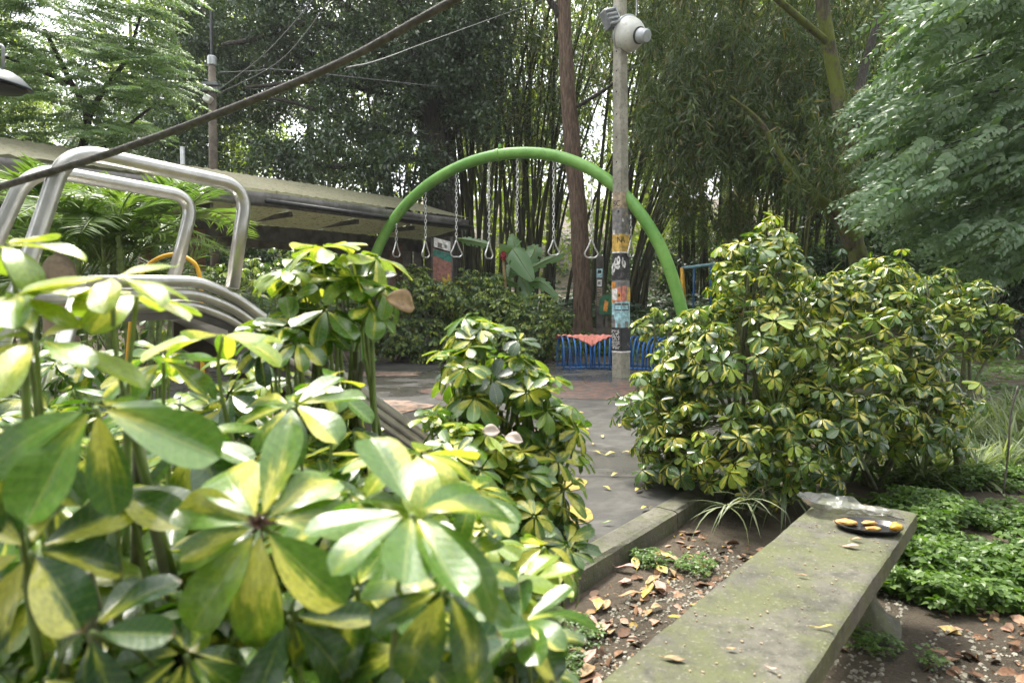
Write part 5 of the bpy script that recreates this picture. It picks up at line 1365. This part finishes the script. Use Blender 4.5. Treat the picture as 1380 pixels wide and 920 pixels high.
# rounded shrubs at the back of the play area
gB = 'rounded green shrubs at the back of the play area'
for px, Y, lobes, lab in (
    (560, 13.9, [(560, 440, 14.0, 52, 46, .7), (530, 455, 13.8, 34, 32, .5), (590, 462, 13.7, 45, 34, .5)], 'darkest rounded shrub right of the left arch foot'),
    (590, 13.4, [(585, 402, 13.5, 40, 26, .4), (560, 392, 13.6, 26, 34, .4)], 'higher pale green shrub in front of the painted board'),
    (640, 14.4, [(640, 405, 14.6, 52, 38, .7), (665, 430, 14.2, 46, 40, .6), (622, 440, 14, 40, 36, .5)], 'rounded grey green shrub below the middle hanging rings'),
    (725, 14.0, [(722, 440, 14.0, 44, 42, .6), (700, 462, 13.7, 42, 32, .5), (745, 455, 14, 26, 34, .4)], 'rounded yellowish shrub left of the blue tunnel')):
    b = base_at(px, Y); shrub('rounded_shrub', lab, b, [lobe(*l) for l in lobes], 85, .105, M['sch_dark'], 'sch_lo', gB, 6, k=(6, 7))
for px, Y, lobes, lab in (
    (70, 8.0, [(60, 430, 8, 90, 40, .7), (-20, 400, 8, 60, 50, .6)], 'low dark shrub below the slide platform at the left edge'),
    (170, 7.4, [(170, 460, 7.4, 75, 50, .6), (240, 450, 7.6, 60, 45, .6)], 'dark leafy shrub under the slide'),
    (360, 9, [(350, 390, 9.2, 60, 40, .7), (420, 380, 9.6, 60, 45, .7), (300, 390, 9.4, 40, 40, .6)], 'leafy shrub under the shelter roof right of the slide'),
    (480, 12.5, [(470, 400, 12.6, 40, 50, .7), (440, 420, 12.2, 40, 45, .6)], 'dark shrub left of the left arch foot'),
    (20, 7, [(15, 380, 7.2, 50, 30, .5), (40, 395, 7, 50, 28, .5)], 'bright low shrub behind the left handrail')):
    b = base_at(px, Y); b.z = min(b.z, 0)
    shrub('rounded_shrub', lab, b, [lobe(*l) for l in lobes], 24, .115, M['sch_dark'], 'sch_lo', 'green shrubs behind the slide', 5, k=(6, 7))
b = base_at(790, 15.2); bush('low_plant', 'low leafy plants at the foot of the brown trunk', 'plant', b, [(b.x, b.y, b.z+.15, .9, .4, .2), (b.x+.7, b.y, b.z+.12, .6, .4, .2)], 26, 40, .2, .1, M['cover'])

# ------------------------------------------------------------------ banana plant with red ginger flower, palm, spiky plants
bn = base_at(702, 15.0); t = thing('banana_plant', 'banana plant with broad torn pale leaves behind the rounded shrubs', 'plant', bn)
m = MB(); m.tube(spline([bn, W(700, 400, 15), W(702, 372, 15)], 6), [.10-.004*i for i in range(13)], 10); m.build('stem', M['petiole'], t, smooth=True)
def bigleaf(p0, p1, p2, w, seed, face=(0, -1, .4)):
    P = spline([p0, p1, p2], 9); vs = []; n = len(P); R_ = random.Random(seed); nv = 6; m = MB(); tears = [R_.random() < .3 for _ in range(n)]
    for i, p in enumerate(P):
        f = i/(n-1); T = (P[min(n-1, i+1)]-P[max(0, i-1)]).normalized(); s = T.cross(Vector(face)).normalized(); nn = s.cross(T)
        ww = w*min(1, f*5+.12)**.7*min(1, (1-f)*3.2+.03)**.6
        for j in range(nv+1):
            v = j/nv*2-1; vs.append(p + s*(v*ww) - nn*(abs(v)**1.5*ww*.45) + nn*(.05*ww*math.sin(i*1.9+seed)*abs(v)) + T*(abs(v)*ww*(.35 + (.18*R_.random() if tears[i] else 0))))
    fs = [(i*(nv+1)+j, i*(nv+1)+j+1, (i+1)*(nv+1)+j+1, (i+1)*(nv+1)+j) for i in range(n-1) for j in range(nv) if not (tears[i] and j in (0, nv-1) and R_.random() < .8)]
    m.add(vs, fs); me = m.build('banana_leaf', M['banana'], t, smooth=True)
    me.data.uv_layers.new(name='UVMap'); u = me.data.uv_layers.new(name='Rnd'); v = R_.random()*.9
    for d in u.data: d.uv = (v, .2)
    m = MB(); m.tube([p + Vector((0, -.012, .012)) for p in P], [.02*(1-.8*i/n) for i in range(n)], 6); m.build('leaf_rib', M['petiole'], t, smooth=True)
c = W(702, 370, 15)
bigleaf(c, W(694, 335, 15), W(690, 315, 15.1), .14, 1); bigleaf(c, W(690, 335, 14.7), W(718, 378, 14.3), .24, 2); bigleaf(c, W(735, 352, 14.9), W(762, 341, 14.8), .10, 3)
bigleaf(W(704, 385, 15), W(728, 380, 14.6), W(752, 402, 14.3), .14, 4); bigleaf(c, W(720, 338, 15.2), W(712, 332, 15.4), .18, 5); bigleaf(W(700, 385, 15), W(670, 375, 14.8), W(640, 388, 14.6), .11, 6); bigleaf(c, W(712, 395, 14.6), W(722, 412, 14.5), .16, 8); bigleaf(c, W(690, 360, 15.1), W(684, 378, 15), .14, 9)
bigleaf(W(616, 322, 15.6), W(640, 326, 15.4), W(661, 331, 15.3), .10, 7, (0, -1, .1))
fb = base_at(680, 14.8); fl2 = thing('ginger_flower', 'red torch shaped flower on a brown stalk left of the banana leaves', 'flower', fb)
m = MB(); m.tube(spline([fb, W(681, 400, 14.8), W(679, 352, 14.8)], 5), .035, 8); m.build('stalk', M['dry_leaf'], fl2, smooth=True)
fc2 = W(678.5, 346, 14.75); m = MB()
for k in range(26):
    a = k*2.4; h = k/26; r = .085*math.sin(PI*(.25+.7*h)); p = fc2 + Vector((r*.5*math.cos(a), r*.5*math.sin(a), -.08+.15*h)); q = fc2 + Vector((r*1.25*math.cos(a), r*1.25*math.sin(a), -.05+.2*h)); s = Vector((-math.sin(a), math.cos(a), 0))*.028
    m.add([p-s*.6, p+s*.6, p.lerp(q, .65)+s, q, p.lerp(q, .65)-s], [(0, 1, 2, 3, 4)])
m.lathe([(.0, -.09), (.05, -.07), (.065, 0), (.045, .07), (0, .1)], Matrix.Translation(fc2), 12)
m.build('petals', flat('dark pink red petal', (.38, .03, .06)), fl2)

def frond(L, base, d, length, n, leafL, arch=.5, r0=None):
    d = norm(np.asarray(d, float)); k = np.linspace(0, 1, 12); hor = norm(np.array([d[0], d[1], 0.0])+1e-6)
    pts = np.array(base) + d*(k*length)[:, None] + np.array([0, 0, -1])*(arch*length*k**2.2)[:, None] + hor*(.12*length*k**2)[:, None]
    T = np.gradient(pts, axis=0); T = norm(T); kk = np.linspace(.22, 1, n); P = np.stack([np.interp(kk, k, pts[:, i]) for i in range(3)], 1); TT = norm(np.stack([np.interp(kk, k, T[:, i]) for i in range(3)], 1))
    side = norm(np.cross(TT, (0, 0, 1.0))); up = np.cross(side, TT); r = rng.random()*.5
    for sg in (-1, 1):
        X = TT*.75 + side*sg + up*.28
        L.add(P, X, up + side*sg*-.5, leafL*np.sin(PI*(.15+.8*kk))**.6, np.stack([np.clip(r+.3*rng.random(n), 0, .999), rng.random(n)], 1))
    return pts
def palm(label, b, crownz, nf, length, seed, leafL=.36, group=None):
    t = thing('areca_palm', label, 'palm', b, group); L = Leaves(); m2 = MB(); R_ = random.Random(seed)
    for s in range(5):
        q = Vector(b) + Vector((R_.gauss(0, .12), R_.gauss(0, .1), 0)); top_ = q + Vector((R_.gauss(0, .25), R_.gauss(0, .2), crownz*R_.uniform(.55, 1.0)))
        m = MB(); m.tube(spline([q, q.lerp(top_, .5) + Vector((R_.gauss(0, .04), 0, 0)), top_], 5), .028, 8); m.build('stem', M['petiole'], t, smooth=True)
        for k in range(nf//5):
            a = R_.random()*2*PI; e = R_.uniform(.35, 1.35); d = (math.cos(a)*math.cos(e), math.sin(a)*math.cos(e), math.sin(e))
            pts = frond(L, top_, d, length*R_.uniform(.75, 1.15), 24, leafL, R_.uniform(.25, .65)); m2.tube(pts, list(np.linspace(.012, .003, len(pts))), 5)
    m2.build('frond_ribs', M['petiole'], t, smooth=True); L.build('fronds', 'palm', M['palmleaf'], t, jit=.12)
palm('clump of feather palms behind the slide handrails', Vector((W(130, 400, 6.0).x, 6.0, 0)), 2.40, 35, .95, 1, .33)
palm('smaller feather palm left of the shelter post', Vector((W(60, 400, 6.6).x, 6.6, 0)), 2.55, 20, .9, 3)
palm('low feather palm hanging under the shelter fascia', Vector((W(205, 400, 6.4).x, 6.4, 0)), 2.1, 20, .9, 5)
def rosette(name, label, b, n, Ls, mat, kind, elev=(.2, 1.3), group=None, cat='plant', part='leaves'):
    L = Leaves(); a = rng.random(n)*2*PI; e = rng.uniform(elev[0], elev[1], n); d = np.stack([np.cos(a)*np.cos(e), np.sin(a)*np.cos(e), np.sin(e)], 1)
    L.add(np.array(b) + d*.02, d, np.array([0, 0, 1.0]) - d*.3, Ls*rng.uniform(.7, 1.15, n)); o = L.build(name, kind, mat, None, jit=.08); tag(o, label, cat, group); return o
zb = W(1246, 392, 9.2); rosette('spiky_plant', 'large spiky rosette plant behind the right shrubs', (zb.x, zb.y, W(0, 372, 9.2).z), 34, .52, M['agave'], 'sword', (.15, 1.4))
m = MB(); m.tube([(zb.x, zb.y, gz(zb.x, zb.y)-.1), (zb.x, zb.y, W(0, 372, 9.2).z+.03)], .05, 8); tag(m.build('plant_stem', M['stem'], smooth=True), 'woody stem of the spiky rosette plant behind the right shrubs', 'plant stem')
bpy.data.objects['plant_stem'].parent = bpy.data.objects['spiky_plant']; del bpy.data.objects['plant_stem']['category']; del bpy.data.objects['plant_stem']['label']
for px, py, Y, lab in ((862, 415, 15.5, 'spiky dark plant just right of the concrete pole'), (898, 412, 15.8, 'spiky dark plant left of the yellow swing leg'), (880, 430, 15, 'spiky dark plant low between pole and arch')):
    p = W(px, py, Y); rosette('spiky_plant', lab, (p.x, p.y, min(p.z-.15, gz(p.x, p.y)+.25)), 40, .62, M['agave'], 'sword', (.2, 1.4), 'spiky plants beyond the arch')
# ------------------------------------------------------------------ ground plants at the right
gS = 'pale striped spider plants right of the shrubs'
for k in range(44):
    px = random.uniform(1215, 1440); py = random.uniform(545, 628) - (px-1215)*.10; 
    if px < 1290 and py < 560: continue
    p = Gp(px, py+20, -.02); z = gz(p.x, p.y); rosette('spider_plant', 'tuft of pale striped blades on the slope right of the shrubs', (p.x, p.y, z), 80, random.uniform(.28, .46), M['spider'], 'strap', (.35, 1.5), gS)
for k, (px, py) in enumerate(((1010, 735), (1040, 722), (985, 748), (1065, 715))):
    p = Gp(px, py, -.1); rosette('spider_plant', 'drooping pale bladed tuft under the shrub at the bench edge', (p.x+.03, p.y+.16, gz(p.x, p.y)+.20), 16, .24, M['spider'], 'strap', (-.5, .6), 'pale tufts under the shrub by the bench')
def cover_at(x, y):
    """how densely the cover grows here"""
    n = noise.noise(Vector((x*1.5, y*1.5, 3))) + .5*noise.noise(Vector((x*4, y*4, 1)))
    return n
L = Leaves(); m = MB(); cnt = 0
for k in range(19000):
    px = random.uniform(1105, 1560); py = random.uniform(555, 815)
    p = Gp(px, py, -.05); x, y = p.x, p.y
    al = (Vector((x, y, 0))-BF).dot(-BD); ac = (Vector((x, y, 0))-BF).dot(BR)
    if ac < .42 and al > -.15: continue
    if al > .30 + .5*noise.noise(Vector((x*2.2, y*2.2, 0))) + .12*random.random() - .0*ac: continue
    if cover_at(x, y) < -.22 + .35*max(0, al) + .15*random.random(): continue
    z = gz(x, y); h = max(.015, random.uniform(.02, .15)*(.75 + 1.4*noise.noise(Vector((x*2.6, y*2.6, 9)))))*min(1, .25 + max(0, .42-al)*1.6); a = random.random()*6.28; c = np.array((x + .02*math.cos(a), y + .02*math.sin(a), z+h)); cnt += 1
    n = 5; an = a + np.arange(n)*2*PI/n; X = np.stack([np.cos(an), np.sin(an), np.full(n, -.05)], 1)
    L.add(c, X, (random.gauss(0, .3), random.gauss(0, .3)-.1, 1), random.choice((.02, .028, .036, .05)), np.stack([np.full(n, random.random()*.8) + .15*rng.random(n), rng.random(n)], 1))
o = L.build('ground_cover', 'ellip', M['cover'], jit=.42); o['kind'] = 'stuff'; o['label'] = 'carpet of small bright green leaves right of the bench'; o['category'] = 'ground cover'
# low dark plants on the slope behind the right shrubs
L = Leaves()
for k in range(12000):
    x, y = random.uniform(1.9, 17), random.uniform(4.6, 19)
    s_ = (x-K0.x)*KR.x + (y-K0.y)*KR.y
    if (s_ < 1.7 and y < 8.8) or (x < 6.2 and y < 14.2 and s_ < 1.7) or cover_at(x*.7, y*.7) < -.35: continue
    h = max(.03, .12 + .25*noise.noise(Vector((x, y, 2)))); an = random.random()*6.28 + np.arange(5)*2*PI/5
    L.add((x, y, gz(x, y)+h*random.random()), np.stack([np.cos(an), np.sin(an), np.full(5, .1)], 1), (random.gauss(0, .3), -.3, 1), random.uniform(.05, .11), np.stack([np.full(5, random.random()*.8), rng.random(5)], 1))
o = L.build('low_plants', 'ellip', M['cover'], jit=.3); o['kind'] = 'stuff'; o['label'] = 'low leafy plants covering the slope behind the right shrubs'; o['category'] = 'ground cover'
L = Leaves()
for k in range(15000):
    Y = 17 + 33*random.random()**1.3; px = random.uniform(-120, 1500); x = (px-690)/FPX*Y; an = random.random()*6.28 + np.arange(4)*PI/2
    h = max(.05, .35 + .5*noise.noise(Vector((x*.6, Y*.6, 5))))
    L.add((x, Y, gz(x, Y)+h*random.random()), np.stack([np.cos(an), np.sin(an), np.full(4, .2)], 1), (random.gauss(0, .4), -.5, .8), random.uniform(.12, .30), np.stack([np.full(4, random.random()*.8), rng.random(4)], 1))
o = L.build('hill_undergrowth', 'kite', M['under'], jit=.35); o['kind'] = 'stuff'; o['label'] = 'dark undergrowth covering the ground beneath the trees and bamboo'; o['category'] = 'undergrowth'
# small weeds by the kerb and the bench leg
gW = 'small weeds between kerb and bench'
for px, py, r, n, lab in ((878, 758, .10, 60, 'small weed tuft against the kerb face'), (935, 768, .11, 70, 'small bright weed patch between kerb and bench'), (780, 862, .10, 50, 'low weed with silvery leaves at the left edge of the bare soil'), (1175, 872, .11, 60, 'small weed at the foot of the bench leg'), (755, 900, .10, 60, 'small weed at the bottom below the foreground shrub'), (1255, 900, .05, 14, 'tiny seedling on the bare soil right of the bench')):
    p = Gp(px, py, -.09); L = Leaves(); n = int(n*1.6)
    for k in range(n):
        a = random.random()*6.28; q = r*random.random()**.6; x, y = p.x+q*math.cos(a), p.y+q*math.sin(a); an = random.random()*6.28 + np.arange(4)*PI/2
        L.add((x, y, gz(x, y)+random.uniform(.01, .07)), np.stack([np.cos(an), np.sin(an), np.full(4, .1)], 1), (0, 0, 1), random.uniform(.014, .026), np.stack([np.full(4, random.random()*.8), rng.random(4)], 1))
    tag(L.build('weed', 'ellip', M['cover'], None, jit=.25), lab, 'weed', gW)
# thin bare stem standing in the cover
p = Gp(1352, 665, -.02); m = MB(); m.tube(spline([p, p + Vector((.02, 0, .25)), W(1362, 560, p.y), W(1372, 520, p.y)], 5), .006, 6); tag(m.build('bare_stem', M['wood_dark'], smooth=True), 'thin bare stem sticking up from the ground cover at the right', 'stem')
# ------------------------------------------------------------------ foreground variegated hedge
gF = 'variegated shrubs in the left foreground'
def whorl1(L, c, axis, n, Ls, droop, y, g, ph=None):
    k = len(L.P); whorls(L, [c], [axis], Ls, (n, n), (droop, droop), g, y)
def stems_for(m, C, A, Ls, base, rbig=.006, down=.5):
    for c, a in zip(C, A):
        c = Vector(c); a = Vector(a); s = c - a*Ls*random.uniform(.8, 1.3) - Vector((0, 0, .02)); e = s + Vector((random.gauss(0, .035), random.gauss(.02, .03), -down*random.uniform(.5, 1)))
        m.tube(spline([e, s, c - a*.004], 5), [rbig]*5 + [rbig*.55]*6, 6, cap=True)
def hedge(label, base, key, fill, Lf, near=True, extra=None, leafL=.105):
    """key: hand placed rosettes (px,py,Y,axis,n,len,droop,yellow,young); fill: list of (point, axis, size)"""
    t = thing('variegated_shrub', label, 'shrub', base, gF); L = Leaves(); m = MB(); C = []; A = []
    for (px, py, Y, ax, n, ln, dr, y, g) in key:
        c = W(px, py, Y); L = Leaves(); whorl1(L, tuple(c), ax, n, ln, dr, y, g); C.append(c); A.append(Vector(ax).normalized())
        L.build('leaf_rosette', 'sch_hi', M['sch_near'], t, jit=.10)
    stems_for(m, C, A, leafL, base)
    def clear_of_slide(p):                                   # keep the shrubs off the foot of the slide
        d_ = (p[1]*math.cos(PITCH) - (p[2]-CAM_Z)*math.sin(PITCH)); px = 690 + FPX*p[0]/d_; py = 460 - FPX*((p[2]-CAM_Z)*math.cos(PITCH) + p[1]*math.sin(PITCH))/d_
        if 466 < px < 506 and 428 < py < 500: return False
        return not (450 < px < 562 and abs(py - (492 + (px-480)*1.15)) < 46)
    fill = [f for f in fill if clear_of_slide(f[0])]
    if fill:
        L2 = Leaves(); c = np.array([f[0] for f in fill]); a = np.array([f[1] for f in fill]); s = np.array([f[2] for f in fill])
        whorls(L2, c, a, s, (7, 9), (-6, 26)); L2.build('foliage', 'sch_hi' if near else 'sch_mid', M['sch_near'], t, jit=.12); stems_for(m, [Vector(x) for x in c], [Vector(norm(x)) for x in a], leafL, base)
    # woody stems rising from the soil
    for k in range(8):
        s = Vector(base) + Vector((random.gauss(0, .07), random.gauss(0, .07), -.15)); e = random.choice(C).lerp(sum(C, Vector())/len(C), .45) - Vector((0, 0, random.uniform(.12, .3)))
        mw = MB(); mw.tube(spline([s, s.lerp(e, .5) + Vector((random.gauss(0, .05), 0, 0)), e], 5), .0075, 7); mw.build('stem', M['stem'], t, smooth=True)
    o = m.build('petioles', M['petiole'], t, smooth=True); o['kind'] = 'stuff'; return t
SIL = ([-150, 0, 40, 90, 140, 200, 250, 320, 350, 400, 460, 520, 560, 600, 630, 665, 690, 705, 715, 722], [470, 440, 430, 440, 455, 465, 470, 475, 485, 495, 525, 590, 615, 640, 660, 690, 730, 790, 860, 960])
def fill_region(n, cond, Yfun, size, axisf, seed):
    R_ = random.Random(seed); out = []; tries = 0
    while len(out) < n and tries < n*30:
        tries += 1; px = R_.uniform(-160, 722); py = R_.uniform(420, 1080)
        if py < pl(*SIL, px) + 8 or not cond(px, py): continue
        Y = Yfun(px, py, R_); c = W(px, py, Y)
        if c.length < .3 or Y < .52: continue
        if any((px-k[0])**2 + (py-k[1])**2 < (105 if k[6] < 15 else 70)**2 and Y < k[2]+.16 for k in key_left+key_right): continue
        out.append((tuple(c), axisf(R_), size*R_.uniform(.8, 1.1)))
    return out
def Ysurf(px, py, R_): return float(np.interp(py, [430, 500, 570, 640, 720, 820, 920, 1080], [2.05, 1.85, 1.55, 1.25, 1.0, .86, .78, .72])) + R_.uniform(.0, .35) + .12*max(0, (px-450)/300)
def ax_up(R_): return (R_.gauss(0, .30), R_.gauss(-.2, .26), 1.0)
key_left = [
    (352, 706, .78, (-.05, -.85, .75), 9, .122, 8, .62, .75),        # hero rosette
    (128, 545, .78, (.15, -.55, 1), 8, .125, 22, .45, .5),
    (40, 742, .72, (.25, -.7, .9), 7, .105, 12, .85, .15),
    (150, 372, .92, (.0, -.12, 1), 7, .105, 12, .95, .95),
    (185, 395, 1.0, (.2, -.1, 1), 6, .09, 20, .9, .95),
    (48, 455, .86, (.1, -.2, 1), 8, .12, 10, .75, .9),
    (0, 330, .95, (-.1, -.2, 1), 7, .10, 15, .8, .95),
    (20, 395, .92, (.0, -.25, 1), 7, .105, 14, .7, .8),
    (300, 450, 1.25, (.1, -.1, 1), 8, .125, 8, .95, .9),
    (262, 590, 1.0, (-.1, -.35, 1), 8, .11, 20, .35, .4),
    (395, 545, 1.15, (.0, -.4, 1), 8, .115, 12, .55, .6),
    (220, 485, 1.2, (.1, -.2, 1), 7, .115, 14, .5, .5),
    (150, 655, .85, (-.2, -.4, 1), 8, .11, 30, .5, .3),
    (120, 850, .68, (-.2, -.8, .8), 7, .10, 20, .3, .1),
    (250, 880, .74, (.1, -.6, 1), 8, .10, 25, .35, .2),
    (388, 830, .76, (.1, -.7, .8), 7, .10, 22, .2, .15),
    (20, 590, .8, (.2, -.3, 1), 8, .12, 20, .6, .5),
    (60, 660, .95, (0, -.3, 1), 8, .11, 20, .5, .4)]
key_right = [
    (556, 688, .72, (.22, -.26, 1), 9, .122, 4, .45, .55),
    (562, 610, 1.05, (-.1, -.1, 1), 8, .112, 6, .8, .95),
    (440, 515, 1.3, (.0, -.2, 1), 8, .105, 10, .6, .6),
    (600, 790, .74, (.25, -.55, 1), 7, .10, 20, .55, .4),
    (470, 660, 1.0, (.1, -.4, 1), 8, .105, 14, .55, .6),
    (640, 660, 1.15, (.2, -.3, 1), 8, .105, 18, .5, .5),
    (735, 735, 1.35, (.4, -.3, 1), 8, .10, 28, .85, .7),
    (620, 860, .85, (.2, -.5, 1), 8, .09, 22, .5, .3),
    (650, 905, .95, (.3, -.4, 1), 8, .085, 26, .6, .35),
    (560, 870, .76, (0, -.6, 1), 7, .10, 28, .3, .2),
    (480, 790, .84, (0, -.5, 1), 8, .10, 24, .6, .3)]
rightpart = lambda px, py: px > 430
leftpart = lambda px, py: px <= 430
f_left = fill_region(290, leftpart, Ysurf, .092, ax_up, 1); f_right = fill_region(210, rightpart, Ysurf, .090, ax_up, 2)
# deeper, lower leaves that close the hedge from behind
def Ydeep(px, py, R_): return Ysurf(px, py, R_) + R_.uniform(.3, .6)
f_left += fill_region(150, leftpart, Ydeep, .095, ax_up, 3); f_right += fill_region(140, rightpart, Ydeep, .095, ax_up, 4)
HERO = hedge('big leaved variegated shrub filling the lower left foreground', Vector((-.50, 1.05, -.1)), key_left, f_left, None).name
hedge('variegated shrub with broad glossy leaves at the lower middle foreground', Vector((-.12, 1.15, -.1)), key_right, f_right, None)
hc = W(352, 706, .78); m = MB()
for k in range(46):
    d = Vector(tuple(sph(1)[0])); d = (d + Vector((0, -.5, .6))).normalized(); p = hc + d*random.uniform(.003, .016); m.tube([hc + d*.001, p, p + d*.004 + Vector((random.gauss(0, .003), 0, 0))], [.0012, .0016, .0006], 5)
m.build('dried_flower', M['dry_flower'], bpy.data.objects[HERO])
# clump standing up beside the slide (top at 440,310)
def shell_fill(lobes, dens, size, seed):
    C, A = lobe_points(lobes, dens, .6); return [(tuple(c), tuple(a), size*random.uniform(.8, 1.1)) for c, a in zip(C, A)]
key_m1 = [(432, 332, 1.72, (-.05, -.15, 1), 9, .110, 12, .7, .95), (400, 372, 1.75, (-.3, -.2, 1), 8, .10, 14, .95, .95), (505, 345, 1.78, (.3, -.2, 1), 7, .11, 8, .6, .95), (470, 375, 1.72, (.1, -.3, 1), 8, .10, 20, .5, .7),
          (520, 385, 1.7, (.5, -.3, .9), 7, .10, 22, .4, .7), (440, 415, 1.65, (0, -.4, 1), 8, .105, 24, .3, .4), (380, 425, 1.72, (-.3, -.3, 1), 8, .10, 22, .4, .4), (500, 412, 1.68, (.3, -.3, 1), 7, .09, 22, .45, .6), (415, 350, 1.85, (0, 0, 1), 7, .10, 20, .5, .6), (440, 440, 1.7, (0, -.3, 1), 8, .095, 18, .45, .4), (400, 460, 1.6, (-.1, -.3, 1), 8, .10, 20, .5, .5)]
m1 = hedge('upright variegated shrub with lime tips in front of the slide chute', Vector((-.46, 1.72, -.1)), key_m1, shell_fill([lobe(440, 392, 1.8, 70, 50, .14), lobe(408, 450, 1.75, 58, 42, .14)], 62, .10, 5), None)
dl = dead_leaf('dry_leaf', W(538, 408, 1.62), .095, M['dry_leaf'], 'x', w=.62, rz=.35, tilt=(1.2, .75), curl=.2, seed=1)
for kx in ('label', 'category'): del dl[kx]
dl.parent = m1; dl.location = -ORG[m1.name]; dl['label'] = 'dry brown leaf hanging among the green leaves'
# shrub at the path edge (top at 650,430)
lob2 = [lobe(660, 505, 2.35, 78, 62, .2), lobe(650, 455, 2.4, 40, 32, .14), lobe(715, 570, 2.3, 72, 66, .2), lobe(690, 645, 2.2, 95, 75, .22), lobe(735, 720, 2.1, 55, 60, .18), lobe(610, 625, 2.0, 72, 58, .2), lobe(585, 575, 2.1, 30, 34, .14)]
key_m2 = [(652, 443, 2.35, (0, -.2, 1), 8, .11, 12, .6, .8), (742, 545, 2.3, (.5, -.3, 1), 8, .10, 22, .4, .7), (615, 500, 2.2, (-.3, -.3, 1), 8, .09, 16, .8, .8), (700, 480, 2.3, (.3, -.3, 1), 8, .10, 22, .4, .5), (765, 560, 2.3, (.5, -.2, 1), 7, .09, 25, .4, .7), (640, 535, 2.15, (0, -.4, 1), 8, .10, 20, .7, .6), (760, 660, 2.1, (.5, -.4, .9), 8, .10, 30, .9, .6), (765, 760, 1.9, (.6, -.4, .9), 7, .10, 30, .9, .6)]
m2 = hedge('variegated shrub leaning over the pavement in the middle', Vector((-.02, 2.25, -.1)), key_m2, shell_fill(lob2, 85, .084, 6), None, near=False)
dead_leaf('fallen_leaf', W(660, 582, 2.02), .055, M['pale_petal'], 'pale pink fallen leaf caught on the middle foreground shrub', w=.8, rz=.3, tilt=(.9, .2), group='pale leaves caught on the middle shrub')
dead_leaf('fallen_leaf', W(692, 592, 2.0), .055, M['pale_petal'], 'crumpled pale pink leaf right of another on the middle shrub', w=.75, rz=-.5, tilt=(.8, .4), group='pale leaves caught on the middle shrub', seed=2)
# ------------------------------------------------------------------ thin haze added to lift the far shadows
m = MB(); m.box((0, 140, 29), (470, 370, 62))
hz = m.build('haze', None); hz['kind'] = 'stuff'; hz['label'] = 'thin haze added through the park to lift the far shadows'; hz['category'] = 'haze'
hm, hnt, hout = newmat('thin haze'); pv = hnt.nodes.new('ShaderNodeVolumePrincipled'); pv.inputs['Color'].default_value = (.92, .95, 1, 1); pv.inputs['Density'].default_value = .0007; pv.inputs['Anisotropy'].default_value = .3
hnt.links.new(pv.outputs[0], hout.inputs['Volume']); hz.data.materials.append(hm)
# ------------------------------------------------------------------ daylight
EL, AZ = math.radians(62), math.radians(-28)       # azimuth measured from +y towards +x
w = bpy.data.worlds.new('World'); SC.world = w; w.use_nodes = True; nt = w.node_tree; nt.nodes.clear(); q = NT(nt)
sky = nt.nodes.new('ShaderNodeTexSky'); sky.sky_type = 'NISHITA'; sky.sun_disc = False; sky.sun_elevation = EL; sky.sun_rotation = AZ; sky.air_density = 1.0; sky.dust_density = 4.0; sky.ozone_density = 1.0
bg = nt.nodes.new('ShaderNodeBackground'); bg.inputs[1].default_value = .15
q.l(q.mix(.72, sky.outputs[0], (8.2, 8.3, 8.4)), bg.inputs[0])       # thin bright overcast
out = nt.nodes.new('ShaderNodeOutputWorld'); q.l(bg.outputs[0], out.inputs[0])
ld = bpy.data.lights.new('sun', 'SUN'); lo_ = bpy.data.objects.new('sun', ld); COL.objects.link(lo_)
ld.energy = 2.5; ld.angle = math.radians(14); ld.color = (1, .95, .86)
dv = Vector((math.sin(AZ)*math.cos(EL), math.cos(AZ)*math.cos(EL), math.sin(EL))); lo_.rotation_euler = dv.to_track_quat('Z', 'Y').to_euler()
SC.view_settings.view_transform = 'Standard'; SC.view_settings.look = 'None'; SC.view_settings.gamma = 1; SC.view_settings.exposure = 1.68; SC.view_settings.use_curve_mapping = False
SC.render.filter_size = 1.15; cy = SC.cycles; cy.max_bounces = 7; cy.diffuse_bounces = 4; cy.glossy_bounces = 3; cy.transmission_bounces = 5; cy.transparent_max_bounces = 8
cy.use_denoising = True; cy.sample_clamp_indirect = 6
try:
    cy.denoiser = 'OPENIMAGEDENOISE'; cy.denoising_input_passes = 'RGB_ALBEDO_NORMAL'; cy.denoising_prefilter = 'ACCURATE'
except Exception: pass
